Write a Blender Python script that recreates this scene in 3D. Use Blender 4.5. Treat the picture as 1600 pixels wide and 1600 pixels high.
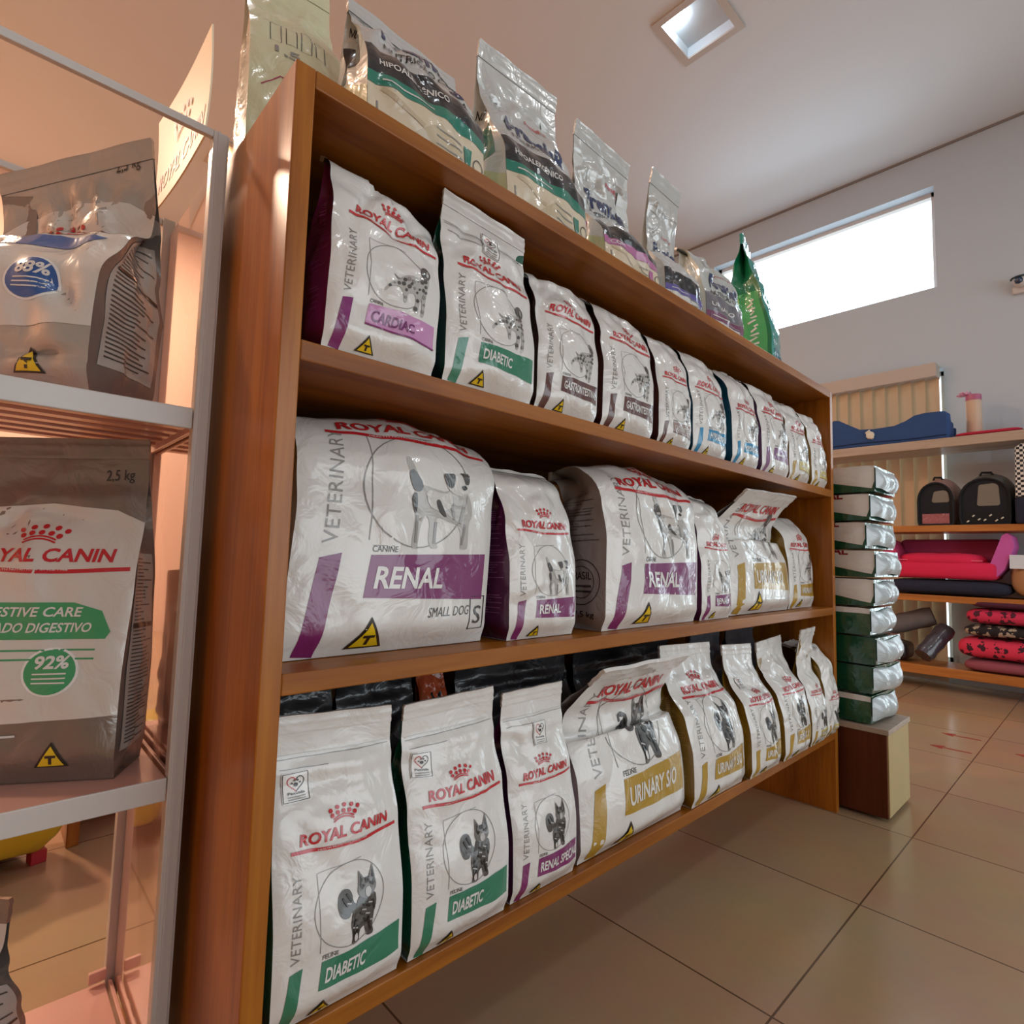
import bpy, bmesh, math, random
import numpy as np
from mathutils import Vector, Matrix
from mathutils.geometry import tessellate_polygon

for o in list(bpy.data.objects): bpy.data.objects.remove(o)
SC = bpy.context.scene; COL = SC.collection
R = math.radians
def lin(h):
    h = h.lstrip('#'); c = [int(h[i:i+2], 16)/255 for i in (0, 2, 4)]
    return tuple(x/12.92 if x <= .04045 else ((x+.055)/1.055)**2.4 for x in c)

# ------------------------------------------------------------------ camera, world, light, exposure
CAMZ = 0.854
yaw, pit, rol = R(46.9365), R(4.4556), R(1.5206)
f = Vector((math.cos(yaw)*math.cos(pit), math.sin(yaw)*math.cos(pit), math.sin(pit)))
rt = Vector((math.sin(yaw), -math.cos(yaw), 0)); up = rt.cross(f)
rt2 = rt*math.cos(rol)+up*math.sin(rol); up2 = -rt*math.sin(rol)+up*math.cos(rol)
cd = bpy.data.cameras.new('camera'); cam = bpy.data.objects.new('camera', cd); COL.objects.link(cam)
cd.sensor_width = 36; cd.lens = 887.0956/1600*36; cd.clip_start = .02
M = Matrix((rt2, up2, -f)).transposed().to_4x4(); M.translation = (0, 0, CAMZ)
cam.matrix_world = M; SC.camera = cam

w = bpy.data.worlds.new('sky'); SC.world = w; w.use_nodes = True
bg = w.node_tree.nodes['Background']
bg.inputs['Color'].default_value = (.82, .93, 1.0, 1); bg.inputs['Strength'].default_value = 1.9
def area(name, loc, direction, sx, sy, power, color, spread=180):
    l = bpy.data.lights.new(name, 'AREA'); l.shape = 'RECTANGLE'; l.size = sx; l.size_y = sy
    l.energy = power; l.color = color; l.spread = R(spread)
    o = bpy.data.objects.new(name, l); COL.objects.link(o); o.location = loc
    o.rotation_euler = Vector(direction).to_track_quat('-Z', 'Y').to_euler(); return o
# daylight entering by the high window and the glazed door at its right; fill from an added, unseen shop front behind the camera
area('window_daylight', (5.62, 1.8, 3.46), (-1, -.05, -.6), 1.8, .78, 38, (.68, .85, 1), 150)
area('side_window_daylight', (5.62, -.55, 1.35), (-1, .1, 0), .8, 2.3, 20, (.74, .92, 1))
area('added_shopfront_fill', (2.2, -3.6, 1.5), (0, 1, .12), 4.4, 2.5, 24, (.92, .97, 1))
SC.view_settings.view_transform = 'Standard'; SC.view_settings.look = 'None'
SC.view_settings.exposure = 0.14; SC.view_settings.gamma = 1; SC.view_settings.use_curve_mapping = False
try:
    SC.cycles.use_denoising = True
    SC.cycles.max_bounces = 7; SC.cycles.transparent_max_bounces = 12
    SC.cycles.sample_clamp_indirect = 6; SC.cycles.caustics_reflective = False; SC.cycles.caustics_refractive = False
except Exception: pass

# ------------------------------------------------------------------ materials
def newmat(name):
    m = bpy.data.materials.new(name); m.use_nodes = True
    return m, m.node_tree.nodes, m.node_tree.links, m.node_tree.nodes['Principled BSDF']
def mat(name, col, rough=.5, metal=0, coat=0, coat_rough=.1, bump=None, spec=.5, emit=None, var=0, trans=0):
    m, n, l, b = newmat(name)
    c = lin(col) if isinstance(col, str) else col
    b.inputs['Base Color'].default_value = (*c, 1); b.inputs['Roughness'].default_value = rough
    b.inputs['Metallic'].default_value = metal; b.inputs['Coat Weight'].default_value = coat
    b.inputs['Coat Roughness'].default_value = coat_rough; b.inputs['Specular IOR Level'].default_value = spec
    if trans: b.inputs['Transmission Weight'].default_value = trans
    if emit: b.inputs['Emission Color'].default_value = (*c, 1); b.inputs['Emission Strength'].default_value = emit
    if bump or var:
        tc = n.new('ShaderNodeTexCoord')
    if bump:
        sc, st = bump[0], bump[1]
        nz = n.new('ShaderNodeTexNoise'); nz.inputs['Scale'].default_value = sc; nz.inputs['Detail'].default_value = 3
        nz.inputs['Distortion'].default_value = bump[2] if len(bump) > 2 else 0
        bp = n.new('ShaderNodeBump'); bp.inputs['Strength'].default_value = st; bp.inputs['Distance'].default_value = bump[3] if len(bump) > 3 else .01
        l.new(tc.outputs['Object'], nz.inputs['Vector']); l.new(nz.outputs['Fac'], bp.inputs['Height']); l.new(bp.outputs['Normal'], b.inputs['Normal'])
        if coat: l.new(bp.outputs['Normal'], b.inputs['Coat Normal'])
    if var:
        nz = n.new('ShaderNodeTexNoise'); nz.inputs['Scale'].default_value = 4; nz.inputs['Detail'].default_value = 5
        mx = n.new('ShaderNodeMix'); mx.data_type = 'RGBA'
        mx.inputs['A'].default_value = (*[x*(1-var) for x in c], 1); mx.inputs['B'].default_value = (*[min(1, x*(1+var)) for x in c], 1)
        l.new(tc.outputs['Object'], nz.inputs['Vector']); l.new(nz.outputs['Fac'], mx.inputs['Factor']); l.new(mx.outputs['Result'], b.inputs['Base Color'])
    return m
FC = {}
def film(col, rough=.3, metal=0, coat=.65, bs=.28):
    k = (col, rough, metal, coat, bs)
    if k not in FC:
        FC[k] = mat('film_'+col.strip('#'), col, rough, metal, coat, .07, (17, bs, 1.5, .012))
    return FC[k]
def wood(name, c1, c2, c3, axis='x', rough=.32, coat=.25):
    m, n, l, b = newmat(name)
    tc = n.new('ShaderNodeTexCoord'); mp = n.new('ShaderNodeMapping')
    s = {'x': (1.2, 16, 16), 'z': (16, 16, 1.2), 'y': (16, 1.2, 16)}[axis]
    mp.inputs['Scale'].default_value = s
    n1 = n.new('ShaderNodeTexNoise'); n1.inputs['Scale'].default_value = 1.0; n1.inputs['Detail'].default_value = 6; n1.inputs['Distortion'].default_value = .6
    n2 = n.new('ShaderNodeTexNoise'); n2.inputs['Scale'].default_value = 7; n2.inputs['Detail'].default_value = 4
    ad = n.new('ShaderNodeMath'); ad.operation = 'MULTIPLY_ADD'; ad.inputs[1].default_value = .35; 
    rp = n.new('ShaderNodeValToRGB'); e = rp.color_ramp.elements
    e[0].position = .36; e[0].color = (*lin(c1), 1); e[1].position = .86; e[1].color = (*lin(c3), 1)
    k = e.new(.6); k.color = (*lin(c2), 1)
    l.new(tc.outputs['Object'], mp.inputs['Vector']); l.new(mp.outputs['Vector'], n1.inputs['Vector']); l.new(mp.outputs['Vector'], n2.inputs['Vector'])
    l.new(n2.outputs['Fac'], ad.inputs[0]); l.new(n1.outputs['Fac'], ad.inputs[2]); l.new(ad.outputs[0], rp.inputs['Fac'])
    l.new(rp.outputs['Color'], b.inputs['Base Color'])
    b.inputs['Roughness'].default_value = rough; b.inputs['Coat Weight'].default_value = coat; b.inputs['Coat Roughness'].default_value = .26; b.inputs['Specular IOR Level'].default_value = .3
    bp = n.new('ShaderNodeBump'); bp.inputs['Strength'].default_value = .06; bp.inputs['Distance'].default_value = .004
    l.new(n2.outputs['Fac'], bp.inputs['Height']); l.new(bp.outputs['Normal'], b.inputs['Normal'])
    return m
WOODX = wood('varnished_wood_long', '#66330b', '#8a4e14', '#a4641d', 'x', .4, .06)
WOODZ = wood('varnished_wood_upright', '#6a370a', '#955411', '#b4701e', 'z', .36, .22)
WOODFAR = wood('shelf_wood', '#8a5526', '#a9692f', '#bd7f42', 'y', .5, .1)
GREYWOOD = wood('pale_wood', '#9a8878', '#ab9887', '#b8a797', 'y', .5, .1)
PLYWOOD = mat('raw_panel', '#b59d6c', .5, bump=(40, .1), var=.12)
WHITEMETAL = mat('white_enamel', '#c9c4bf', .35, coat=.2)
PINKMETAL = mat('pinkish_enamel', '#d9aa9c', .28, coat=.4)

# ------------------------------------------------------------------ mesh helpers
class MB:
    def __init__(s): s.v = []; s.f = []; s.m = []
    def add(s, vs, fs, m=0):
        k = len(s.v); s.v += [tuple(p) for p in vs]
        for f_ in fs: s.f.append(tuple(i+k for i in f_)); s.m.append(m)
    def box(s, a, b, m=0, bev=0):
        (x0, y0, z0), (x1, y1, z1) = a, b
        if bev:
            bm = bmesh.new(); bmesh.ops.create_cube(bm, size=1)
            for v in bm.verts: v.co = Vector((x0+(v.co.x+.5)*(x1-x0), y0+(v.co.y+.5)*(y1-y0), z0+(v.co.z+.5)*(z1-z0)))
            bmesh.ops.bevel(bm, geom=bm.edges[:], offset=bev, segments=2, affect='EDGES', profile=.5)
            bm.verts.index_update()
            s.add([v.co for v in bm.verts], [[v.index for v in f_.verts] for f_ in bm.faces], m); bm.free(); return
        s.add([(x0,y0,z0),(x1,y0,z0),(x1,y1,z0),(x0,y1,z0),(x0,y0,z1),(x1,y0,z1),(x1,y1,z1),(x0,y1,z1)],
              [(0,3,2,1),(4,5,6,7),(0,1,5,4),(1,2,6,5),(2,3,7,6),(3,0,4,7)], m)
    def grid(s, P, m=0, flip=False, close_u=False):
        ny, nx = len(P), len(P[0]); vs = [p for r_ in P for p in r_]; fs = []
        for j in range(ny-1):
            for i in range(nx if close_u else nx-1):
                i2 = (i+1) % nx
                q = (j*nx+i, j*nx+i2, (j+1)*nx+i2, (j+1)*nx+i); fs.append(q[::-1] if flip else q)
        s.add(vs, fs, m)
    def tube(s, pts, r, m=0, n=10, cap=True):
        pts = [Vector(p) for p in pts]; rings = []
        for i, p in enumerate(pts):
            d = (pts[min(i+1, len(pts)-1)]-pts[max(i-1, 0)]).normalized()
            a = d.orthogonal().normalized() if i == 0 else (a-d*a.dot(d)).normalized()
            b = d.cross(a); rr = r[i] if isinstance(r, (list, tuple)) else r
            rings.append([p+(a*math.cos(t)+b*math.sin(t))*rr for t in [2*math.pi*k/n for k in range(n)]])
        s.grid(rings, m, close_u=True)
        if cap:
            k = len(s.v); s.add(rings[0], [tuple(range(n))[::-1]], m); s.add(rings[-1], [tuple(range(n))], m)
    def lathe(s, prof, c=(0,0,0), m=0, n=32):
        s.grid([[(c[0]+r_*math.cos(t), c[1]+r_*math.sin(t), c[2]+z) for t in [2*math.pi*k/n for k in range(n)]] for r_, z in prof], m, close_u=True)
    def build(s, name, mats, parent=None, smooth=False, loc=None):
        me = bpy.data.meshes.new(name); me.from_pydata(s.v, [], s.f); me.update()
        mats = mats if isinstance(mats, (list, tuple)) else [mats]
        for k in mats: me.materials.append(k)
        me.polygons.foreach_set('material_index', s.m)
        if smooth:
            me.polygons.foreach_set('use_smooth', [True]*len(me.polygons))
            try: me.set_sharp_from_angle(angle=R(smooth if smooth is not True else 50))
            except Exception: pass
        o = bpy.data.objects.new(name, me); COL.objects.link(o)
        if parent: o.parent = parent
        if loc: o.location = loc
        return o
def tag(o, label, cat, group=None):
    o['label'] = label; o['category'] = cat
    if group: o['group'] = group
    return o
def thing(name, label, cat, loc=(0,0,0), rot=(0,0,0), group=None):
    o = bpy.data.objects.new(name, None); COL.objects.link(o); o.empty_display_size = .05
    o.location = loc; o.rotation_euler = rot
    return tag(o, label, cat, group)
def struct(o): o['kind'] = 'structure'; return o

# ------------------------------------------------------------------ lettering
GL = {}
def glyphs(txt, bold=0.0, sp=1.0):
    k = (txt, bold, sp)
    if k in GL: return GL[k]
    c = bpy.data.curves.new('lettering', 'FONT'); c.body = txt; c.resolution_u = 3; c.offset = bold; c.space_character = sp; c.fill_mode = 'FRONT'
    o = bpy.data.objects.new('lettering', c); COL.objects.link(o)
    dg = bpy.context.evaluated_depsgraph_get(); ob = o.evaluated_get(dg); me = ob.to_mesh()
    v = np.array([p.co[:2] for p in me.vertices]) if len(me.vertices) else np.zeros((0, 2))
    me.calc_loop_triangles(); t = [tuple(x.vertices) for x in me.loop_triangles]
    ob.to_mesh_clear(); bpy.data.objects.remove(o); bpy.data.curves.remove(c)
    if len(v):
        x0, x1 = v[:, 0].min(), v[:, 0].max(); y1 = .73
        v = np.stack([(v[:, 0]-x0)/(x1-x0), v[:, 1]/y1], 1)
    GL[k] = (v, t); return GL[k]

class Panel:
    """a curved sheet P[j][i] (u across, v along) that printing is laid onto"""
    def __init__(s, P, width, mb, slots, outward=1, length=None):
        s.P = np.array(P); s.w = width; s.mb = mb; s.slots = slots; s.o = outward
        s.ny, s.nx = s.P.shape[:2]; s.len = length
        du = np.gradient(s.P, axis=1); dv = np.gradient(s.P, axis=0); n = np.cross(du, dv)
        s.N = outward*n/np.maximum(np.linalg.norm(n, axis=2, keepdims=True), 1e-9)
        s.lim = .05
        c = s.P[:, s.nx//2]; s.arc = np.concatenate([[0], np.cumsum(np.linalg.norm(np.diff(c, axis=0), axis=1))]); s.len = s.arc[-1]
    def slot(s, m):
        if m not in s.slots: s.slots.append(m)
        return s.slots.index(m)
    def at(s, u, v, e):
        x = min(max(u, 0), 1)*(s.nx-1); y = float(np.interp(v*s.w, s.arc, np.arange(s.ny)))
        i = min(int(x), s.nx-2); j = min(int(y), s.ny-2); a, b = x-i, y-j
        q = lambda A: A[j,i]*(1-a)*(1-b)+A[j,i+1]*a*(1-b)+A[j+1,i]*(1-a)*b+A[j+1,i+1]*a*b
        return q(s.P)+q(s.N)*e
    def tris(s, V, T, m, layer=1):
        k = s.slot(m); e = .0007*layer; cache = {}; vs = []; fs = []
        def idx(p):
            key = (round(p[0], 5), round(p[1], 5))
            if key not in cache: cache[key] = len(vs); vs.append(s.at(p[0], p[1], e))
            return cache[key]
        st = [tuple(tuple(V[i]) for i in t) for t in T]
        while st:
            a, b, c = st.pop()
            ds = [math.dist(a, b), math.dist(b, c), math.dist(c, a)]; mx = max(ds)
            if mx > s.lim:
                if mx == ds[1]: a, b, c = b, c, a
                elif mx == ds[2]: a, b, c = c, a, b
                h = ((a[0]+b[0])/2, (a[1]+b[1])/2); st += [(a, h, c), (h, b, c)]
            else:
                ar = (b[0]-a[0])*(c[1]-a[1])-(b[1]-a[1])*(c[0]-a[0])
                if abs(ar) < 1e-9: continue
                fs.append((idx(a), idx(b), idx(c)) if ar > 0 else (idx(a), idx(c), idx(b)))
        if s.o < 0: fs = [q[::-1] for q in fs]
        s.mb.add(vs, fs, k)
    def poly(s, pts, m, layer=1):
        T = tessellate_polygon([[Vector((*p, 0)) for p in pts]]); s.tris(pts, T, m, layer)
    def text(s, txt, a, b, h, m, layer=2, bold=.02, shear=0, sp=1.0):
        v, t = glyphs(txt, bold, sp)
        if not len(v) or not len(t): return
        a = np.array(a, float); b = np.array(b, float); d = b-a; p = np.array((-d[1], d[0]))/np.linalg.norm(d)*h
        V = [tuple(a+d*x+(p+d/np.linalg.norm(d)*shear*h)*y) for x, y in v]; s.tris(V, t, m, layer)
    def stroke(s, pts, wd, m, layer=1, closed=False):
        pts = [np.array(p, float) for p in pts]; n = len(pts); L_ = []; R_ = []
        for i in range(n):
            a = pts[(i-1) % n] if (closed or i > 0) else pts[i]; b = pts[(i+1) % n] if (closed or i < n-1) else pts[i]
            d = b-a; d /= max(np.linalg.norm(d), 1e-9); q = np.array((-d[1], d[0]))*wd/2
            L_.append(pts[i]+q); R_.append(pts[i]-q)
        V = L_+R_; T = []
        for i in range(n if closed else n-1):
            j = (i+1) % n; T += [(i, i+n, j), (j, i+n, j+n)]
        s.tris(V, T, m, layer)
    def disc(s, c, r, m, layer=1, n=14, ry=None):
        ry = ry or r; s.tris([c]+[(c[0]+r*math.cos(2*math.pi*k/n), c[1]+ry*math.sin(2*math.pi*k/n)) for k in range(n)], [(0, k+1, (k+1) % n+1) for k in range(n)], m, layer)
    def ring(s, c, r, wd, m, layer=1, n=40, ry=None):
        ry = ry or r; s.stroke([(c[0]+r*math.cos(2*math.pi*k/n), c[1]+ry*math.sin(2*math.pi*k/n)) for k in range(n)], wd, m, layer, True)

RED = film('#c2202c'); INK = film('#23211f'); GREY = film('#8d8a86'); DGREY = film('#4b4947'); MID = film('#b4b1ac'); LIGHT = film('#d2cfca')
WHITE = film('#dedbd6'); YEL = film('#e6c21e'); PURE = film('#eceae6')
def crown(p, cx, cy, wd, m):
    k = wd/210.
    for x, y in [(-93,-10),(-41,7),(12,13),(69,2),(117,-18),(-83,-43),(-42,-28),(2,-25),(47,-31),(86,-48)]:
        p.disc((cx+x*k, cy+y*k), 15*k, m, 2, 12)
    for dy in (0, -16):
        p.stroke([(cx+x*k, cy+(dy-70+24*(1-(x/76)**2))*k) for x in range(-76, 77, 19)], 9*k, m, 2)
def brand(p, v, u0=.12, u1=.95, m=None):
    m = m or RED; s_ = u1-u0
    p.text('ROYAL CANIN', (u0+.07*s_, v+.055*s_), (u0+.9*s_, v+.055*s_), .092*s_, m, 2, .03, .1)
    pts = [(u0+s_*t, v+.016*s_*math.cos(t*5.5)*(1-t*.3)) for t in [k/14 for k in range(15)]]
    p.stroke(pts, .027*s_, m, 1.7)
    p.text('HEALTH NUTRITION SINCE 1968', (u0+.22*s_, v-.004*s_), (u0+.66*s_, v-.006*s_), .013*s_, WHITE, 2.4, .01)
    crown(p, u0+.46*s_, v+.29*s_, .26*s_, m)
def triangle(p, c, wd):
    x, y = c; h = wd*.88
    p.poly([(x-wd/2, y), (x+wd/2, y), (x, y+h)], INK, 2); q = .075*wd
    p.poly([(x-wd/2+q*1.6, y+q*.9), (x+wd/2-q*1.6, y+q*.9), (x, y+h-q*1.9)], YEL, 3)
    p.poly([(x+a*wd, y+b*wd) for a, b in [(-.14, .44), (.16, .44), (.16, .36), (.05, .36), (.04, .14), (-.05, .14), (-.04, .36), (-.14, .36)]], INK, 4)
def unit(p, pts, o, sx, sy, m, layer):
    q = []
    for i in range(len(pts)):
        a, b = pts[i], pts[(i+1) % len(pts)]; q += [(a[0]*.78+b[0]*.22, a[1]*.78+b[1]*.22), (a[0]*.22+b[0]*.78, a[1]*.22+b[1]*.78)]
    pts = q; p.poly([(o[0]+x*sx, o[1]+y*sy) for x, y in pts], m, layer)
def terrier(p, o, sx, sy):
    U = lambda q, m, l: unit(p, q, o, sx, sy, m, l)
    U([(.02,.97),(.05,1),(.09,.96),(.14,.84),(.25,.7),(.24,.62),(.15,.64),(.08,.76),(.03,.9)], MID, 1)
    U([(.05,.82),(.11,.86),(.25,.7),(.24,.62),(.15,.62),(.08,.74)], DGREY, 2)
    U([(.24,.70),(.40,.67),(.58,.65),(.66,.72),(.90,.66),(.97,.50),(.98,.40),(.93,.30),(.96,.06),(.95,.01),(.84,.01),(.85,.10),(.80,.25),(.72,.30),(.62,.32),(.48,.36),(.45,.25),(.48,.08),(.52,.01),(.42,.01),(.38,.12),(.38,.3),(.32,.38),(.27,.25),(.26,.08),(.26,0),(.17,0),(.18,.15),(.2,.35),(.14,.55),(.17,.66)], MID, 1)
    U([(.28,.66),(.56,.62),(.64,.68),(.7,.5),(.6,.44),(.5,.42),(.36,.46)], LIGHT, 2)
    U([(.44,.54),(.49,.56),(.58,.42),(.61,.36),(.56,.37),(.48,.44)], DGREY, 3)
    U([(.13,.56),(.18,.62),(.21,.5),(.2,.36),(.16,.44)], DGREY, 3)
    U([(.56,.74),(.55,.84),(.62,.88),(.75,.88),(.88,.86),(.88,.76),(.93,.70),(.88,.65),(.75,.62),(.64,.66)], LIGHT, 2)
    U([(.5,.86),(.58,.87),(.66,.88),(.68,.78),(.66,.7),(.58,.72)], DGREY, 3)
    U([(.76,.88),(.73,.9),(.89,.91),(.89,.78),(.84,.76),(.8,.82)], DGREY, 3)
    U([(.77,.74),(.82,.76),(.86,.72),(.82,.69)], INK, 4)
    for a, b in [((.88,.3),(.86,.06)),((.72,.34),(.66,.6)),((.46,.3),(.46,.06)),((.22,.36),(.22,.06)),((.84,.5),(.8,.3))]:
        p.stroke([(o[0]+a[0]*sx, o[1]+a[1]*sy), (o[0]+b[0]*sx, o[1]+b[1]*sy)], .035*sx, GREY, 2)
def pointer(p, o, sx, sy):
    U = lambda q, m, l: unit(p, q, o, sx, sy, m, l)
    U([(.16,.64),(.3,.58),(.38,.6),(.36,.56),(.28,.54)], GREY, 1)
    U([(.36,.62),(.5,.7),(.78,.72),(.8,.84),(.96,.82),(.98,.7),(.95,.5),(.93,.2),(.9,.02),(.82,0),(.85,.2),(.82,.38),(.78,.2),(.76,.04),(.66,.06),(.7,.2),(.66,.38),(.5,.36),(.5,.18),(.42,.15),(.4,.3),(.34,.42),(.2,.4),(.1,.34),(.04,.26),(0,.28),(.08,.4),(.2,.5),(.3,.55)], MID, 1)
    U([(.78,.80),(.76,.92),(.82,.99),(.9,1),(.98,.93),(1,.86),(.96,.76),(.88,.72)], DGREY, 2)
    U([(.86,.8),(.88,.93),(.93,.9),(.93,.78)], GREY, 3)
    rg = random.Random(5)
    for c in [(.42,.58),(.5,.62),(.6,.6),(.7,.64),(.8,.66),(.88,.7),(.9,.6),(.85,.52),(.75,.5),(.63,.48),(.52,.48),(.4,.5),(.3,.48),(.2,.45),(.1,.37),(.88,.4),(.9,.26),(.73,.28),(.45,.26),(.87,.12),(.7,.12),(.92,.5),(.56,.54),(.46,.4),(.7,.42)]:
        p.disc((o[0]+c[0]*sx, o[1]+c[1]*sy), sx*rg.uniform(.025, .05), DGREY if rg.random() < .75 else GREY, 2, 7)
def maine(p, o, sx, sy):
    U = lambda q, m, l: unit(p, q, o, sx, sy, m, l)
    U([(.02,.46),(-.04,.6),(.0,.74),(.12,.8),(.26,.78),(.34,.7),(.36,.58),(.46,.52),(.5,.42),(.38,.38),(.3,.46),(.24,.4),(.1,.4)], DGREY, 1)
    U([(.40,.50),(.5,.62),(.7,.64),(.95,.6),(.98,.44),(.9,.3),(.6,.26),(.36,.3)], DGREY, 1.5)
    U([(.42,.52),(.52,.64),(.6,.56),(.9,.56),(.95,.45),(.9,.3),(.85,.14),(.9,.04),(.86,0),(.7,.02),(.66,.1),(.62,.2),(.5,.15),(.5,.04),(.45,0),(.3,0),(.33,.12),(.28,.28),(.3,.44)], DGREY, 1)
    HD = film('#6f6c69')
    p.disc((o[0]+.73*sx, o[1]+.70*sy), .25*sx, HD, 2, 18, .135*sy)
    for e in ([(.50,.70),(.52,.97),(.70,.80)], [(.78,.80),(.90,1.0),(.98,.70)]): p.poly([(o[0]+x*sx, o[1]+y*sy) for x, y in e], HD, 2)
    for e in ([(.55,.77),(.555,.9),(.62,.82)], [(.86,.82),(.89,.93),(.93,.78)]): p.poly([(o[0]+x*sx, o[1]+y*sy) for x, y in e], INK, 3)
    U([(.66,.6),(.68,.7),(.8,.7),(.84,.62),(.75,.56)], MID, 3)
    for x in (.64, .83): p.disc((o[0]+x*sx, o[1]+.735*sy), .028*sx, INK, 4, 8)
    for a, b in [((.55,.78),(.62,.7)),((.93,.78),(.87,.7)),((.7,.83),(.72,.76)),((.78,.83),(.77,.76)),((.58,.5),(.8,.42)),((.5,.4),(.62,.34)),((.86,.5),(.9,.36)),((.4,.34),(.36,.14)),((.72,.3),(.8,.08)),((.46,.24),(.42,.06)),((.1,.68),(.22,.55)),((.2,.72),(.32,.6)),((.6,.3),(.7,.22))]:
        p.stroke([(o[0]+a[0]*sx, o[1]+a[1]*sy), (o[0]+b[0]*sx, o[1]+b[1]*sy)], .05*sx, INK, 3)
    for c in [(.6,.44),(.7,.36),(.78,.5),(.38,.24),(.82,.24),(.24,.6)]:
        p.stroke([(o[0]+c[0]*sx-.06*sx, o[1]+c[1]*sy), (o[0]+c[0]*sx+.06*sx, o[1]+(c[1]-.03)*sy)], .03*sx, MID, 3)
    U([(.34,.12),(.42,.16),(.44,.06),(.36,.04)], LIGHT, 4)

def rc_print(p, word, col, species, animal, lv=1.15, wcol=None, u_end=.62, S=None, logo=True, band2=None, dv=0):
    C = film(col); W = wcol or WHITE; B = film(band2) if band2 else C
    if logo: brand(p, lv)
    p.text('VETERINARY', (.165, .48+dv), (.185, 1.02+dv), .062, GREY, 1, .0, 0, 1.05)
    p.poly([(.05, .015), (.135, .005), (.188, .445+dv), (.104, .425+dv)], C, 1)
    p.poly([(.293, .262+dv), (.955, .235+dv), (.955, .455+dv), (.314, .438+dv)], B, 1)
    if band2: p.stroke([(.293, .268+dv), (.955, .241+dv)], .014, C, 2)
    if word: p.text(word, (.335, .302+dv), (u_end, .296+dv), .092, W, 2, .025, .12)
    else: p.stroke([(.36, .34+dv), (u_end-.08, .335+dv)], .03, LIGHT, 2)
    p.text(species, (.318, .452+dv), (.43, .452+dv), .026, INK, 1, .005)
    p.stroke([(.32, .478+dv), (.41, .478+dv)], .004, GREY, 1)
    triangle(p, (.34, .035), .17)
    # thin construction lines round the animal
    p.stroke([(.30, .5+dv), (.29, 1.0+dv), (.62, 1.02+dv)], .005, GREY, 1)
    p.ring((.53, .745+dv), .27, .006, GREY, 1, 44)
    animal(p, (.43, .47+dv), .31 if animal is maine else .42, .48 if animal is maine else (.47 if animal is pointer else .42))
    if S:
        p.text('SMALL DOG', (.62, .165), (.86, .168), .045, DGREY, 1, 0, .2)
        p.stroke([(.875, .09), (.975, .09), (.975, .25), (.875, .25)], .008, INK, 1, True); p.text('S', (.895, .12), (.95, .12), .09, DGREY, 2, .0, .1)
def side_print(p, col, txt=None, rows=46, ink=None, v0=.5, v1=None):
    ink = ink or film(col)
    rg = random.Random(3); v1 = v1 or p.len/p.w*.72
    v = v1
    while v > v0:
        if rg.random() < .85:
            a = .1; b = .1+rg.uniform(.35, .8); p.stroke([(a, v), (b, v)], .014, ink, 1)
        v -= .045

# ------------------------------------------------------------------ bags
def interp(keys, t):
    x = [k[0] for k in keys]; y = [k[1] for k in keys]
    tt = np.clip(t, x[0], x[-1]); i = np.clip(np.searchsorted(x, tt, side='right')-1, 0, len(x)-2)
    a = (tt-np.array(x)[i])/(np.array(x)[i+1]-np.array(x)[i]); a = a*a*(3-2*a)
    return np.array(y)[i]*(1-a)+np.array(y)[i+1]*a
SP = {
 'upright': dict(th=[(0,0),(.3,3),(.65,3),(.86,-8),(1,-3)], dp=[(0,.82),(.08,1),(.3,1.02),(.6,.72),(.85,.2),(.93,.03),(1,.02)]),
 'curl': dict(th=[(0,0),(.35,2),(.62,4),(.8,32),(1,78)], dp=[(0,.84),(.08,1),(.4,1),(.65,.8),(.85,.42),(1,.08)]),
 'softcurl': dict(th=[(0,0),(.4,2),(.65,0),(.85,14),(1,55)], dp=[(0,.84),(.08,1),(.4,1),(.65,.72),(.85,.3),(1,.05)]),
 'flop': dict(th=[(0,1),(.4,9),(.55,16),(.66,-24),(.8,-42),(1,-48)], dp=[(0,.84),(.08,1),(.38,1),(.54,.8),(.66,.42),(.82,.12),(1,.04)]),
 'lean': dict(th=[(0,0),(.4,4),(.6,14),(.8,16),(1,4)], dp=[(0,.84),(.08,1),(.35,1),(.55,.8),(.78,.22),(.9,.04),(1,.03)]),
 'pinch': dict(th=[(0,0),(.3,2),(.55,6),(.8,-6),(1,-12)], dp=[(0,.84),(.08,1),(.3,1),(.5,.7),(.68,.16),(.8,.03),(1,.02)]),
 'fold': dict(th=[(0,0),(.4,3),(.68,4),(.80,52),(1,86)], dp=[(0,.86),(.08,1),(.45,1),(.68,.86),(.8,.6),(1,.12)]),
 'lie': dict(th=[(0,0),(1,0)], dp=[(0,.97),(.06,1),(.5,1),(.85,.7),(1,.1)]),
}
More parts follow.
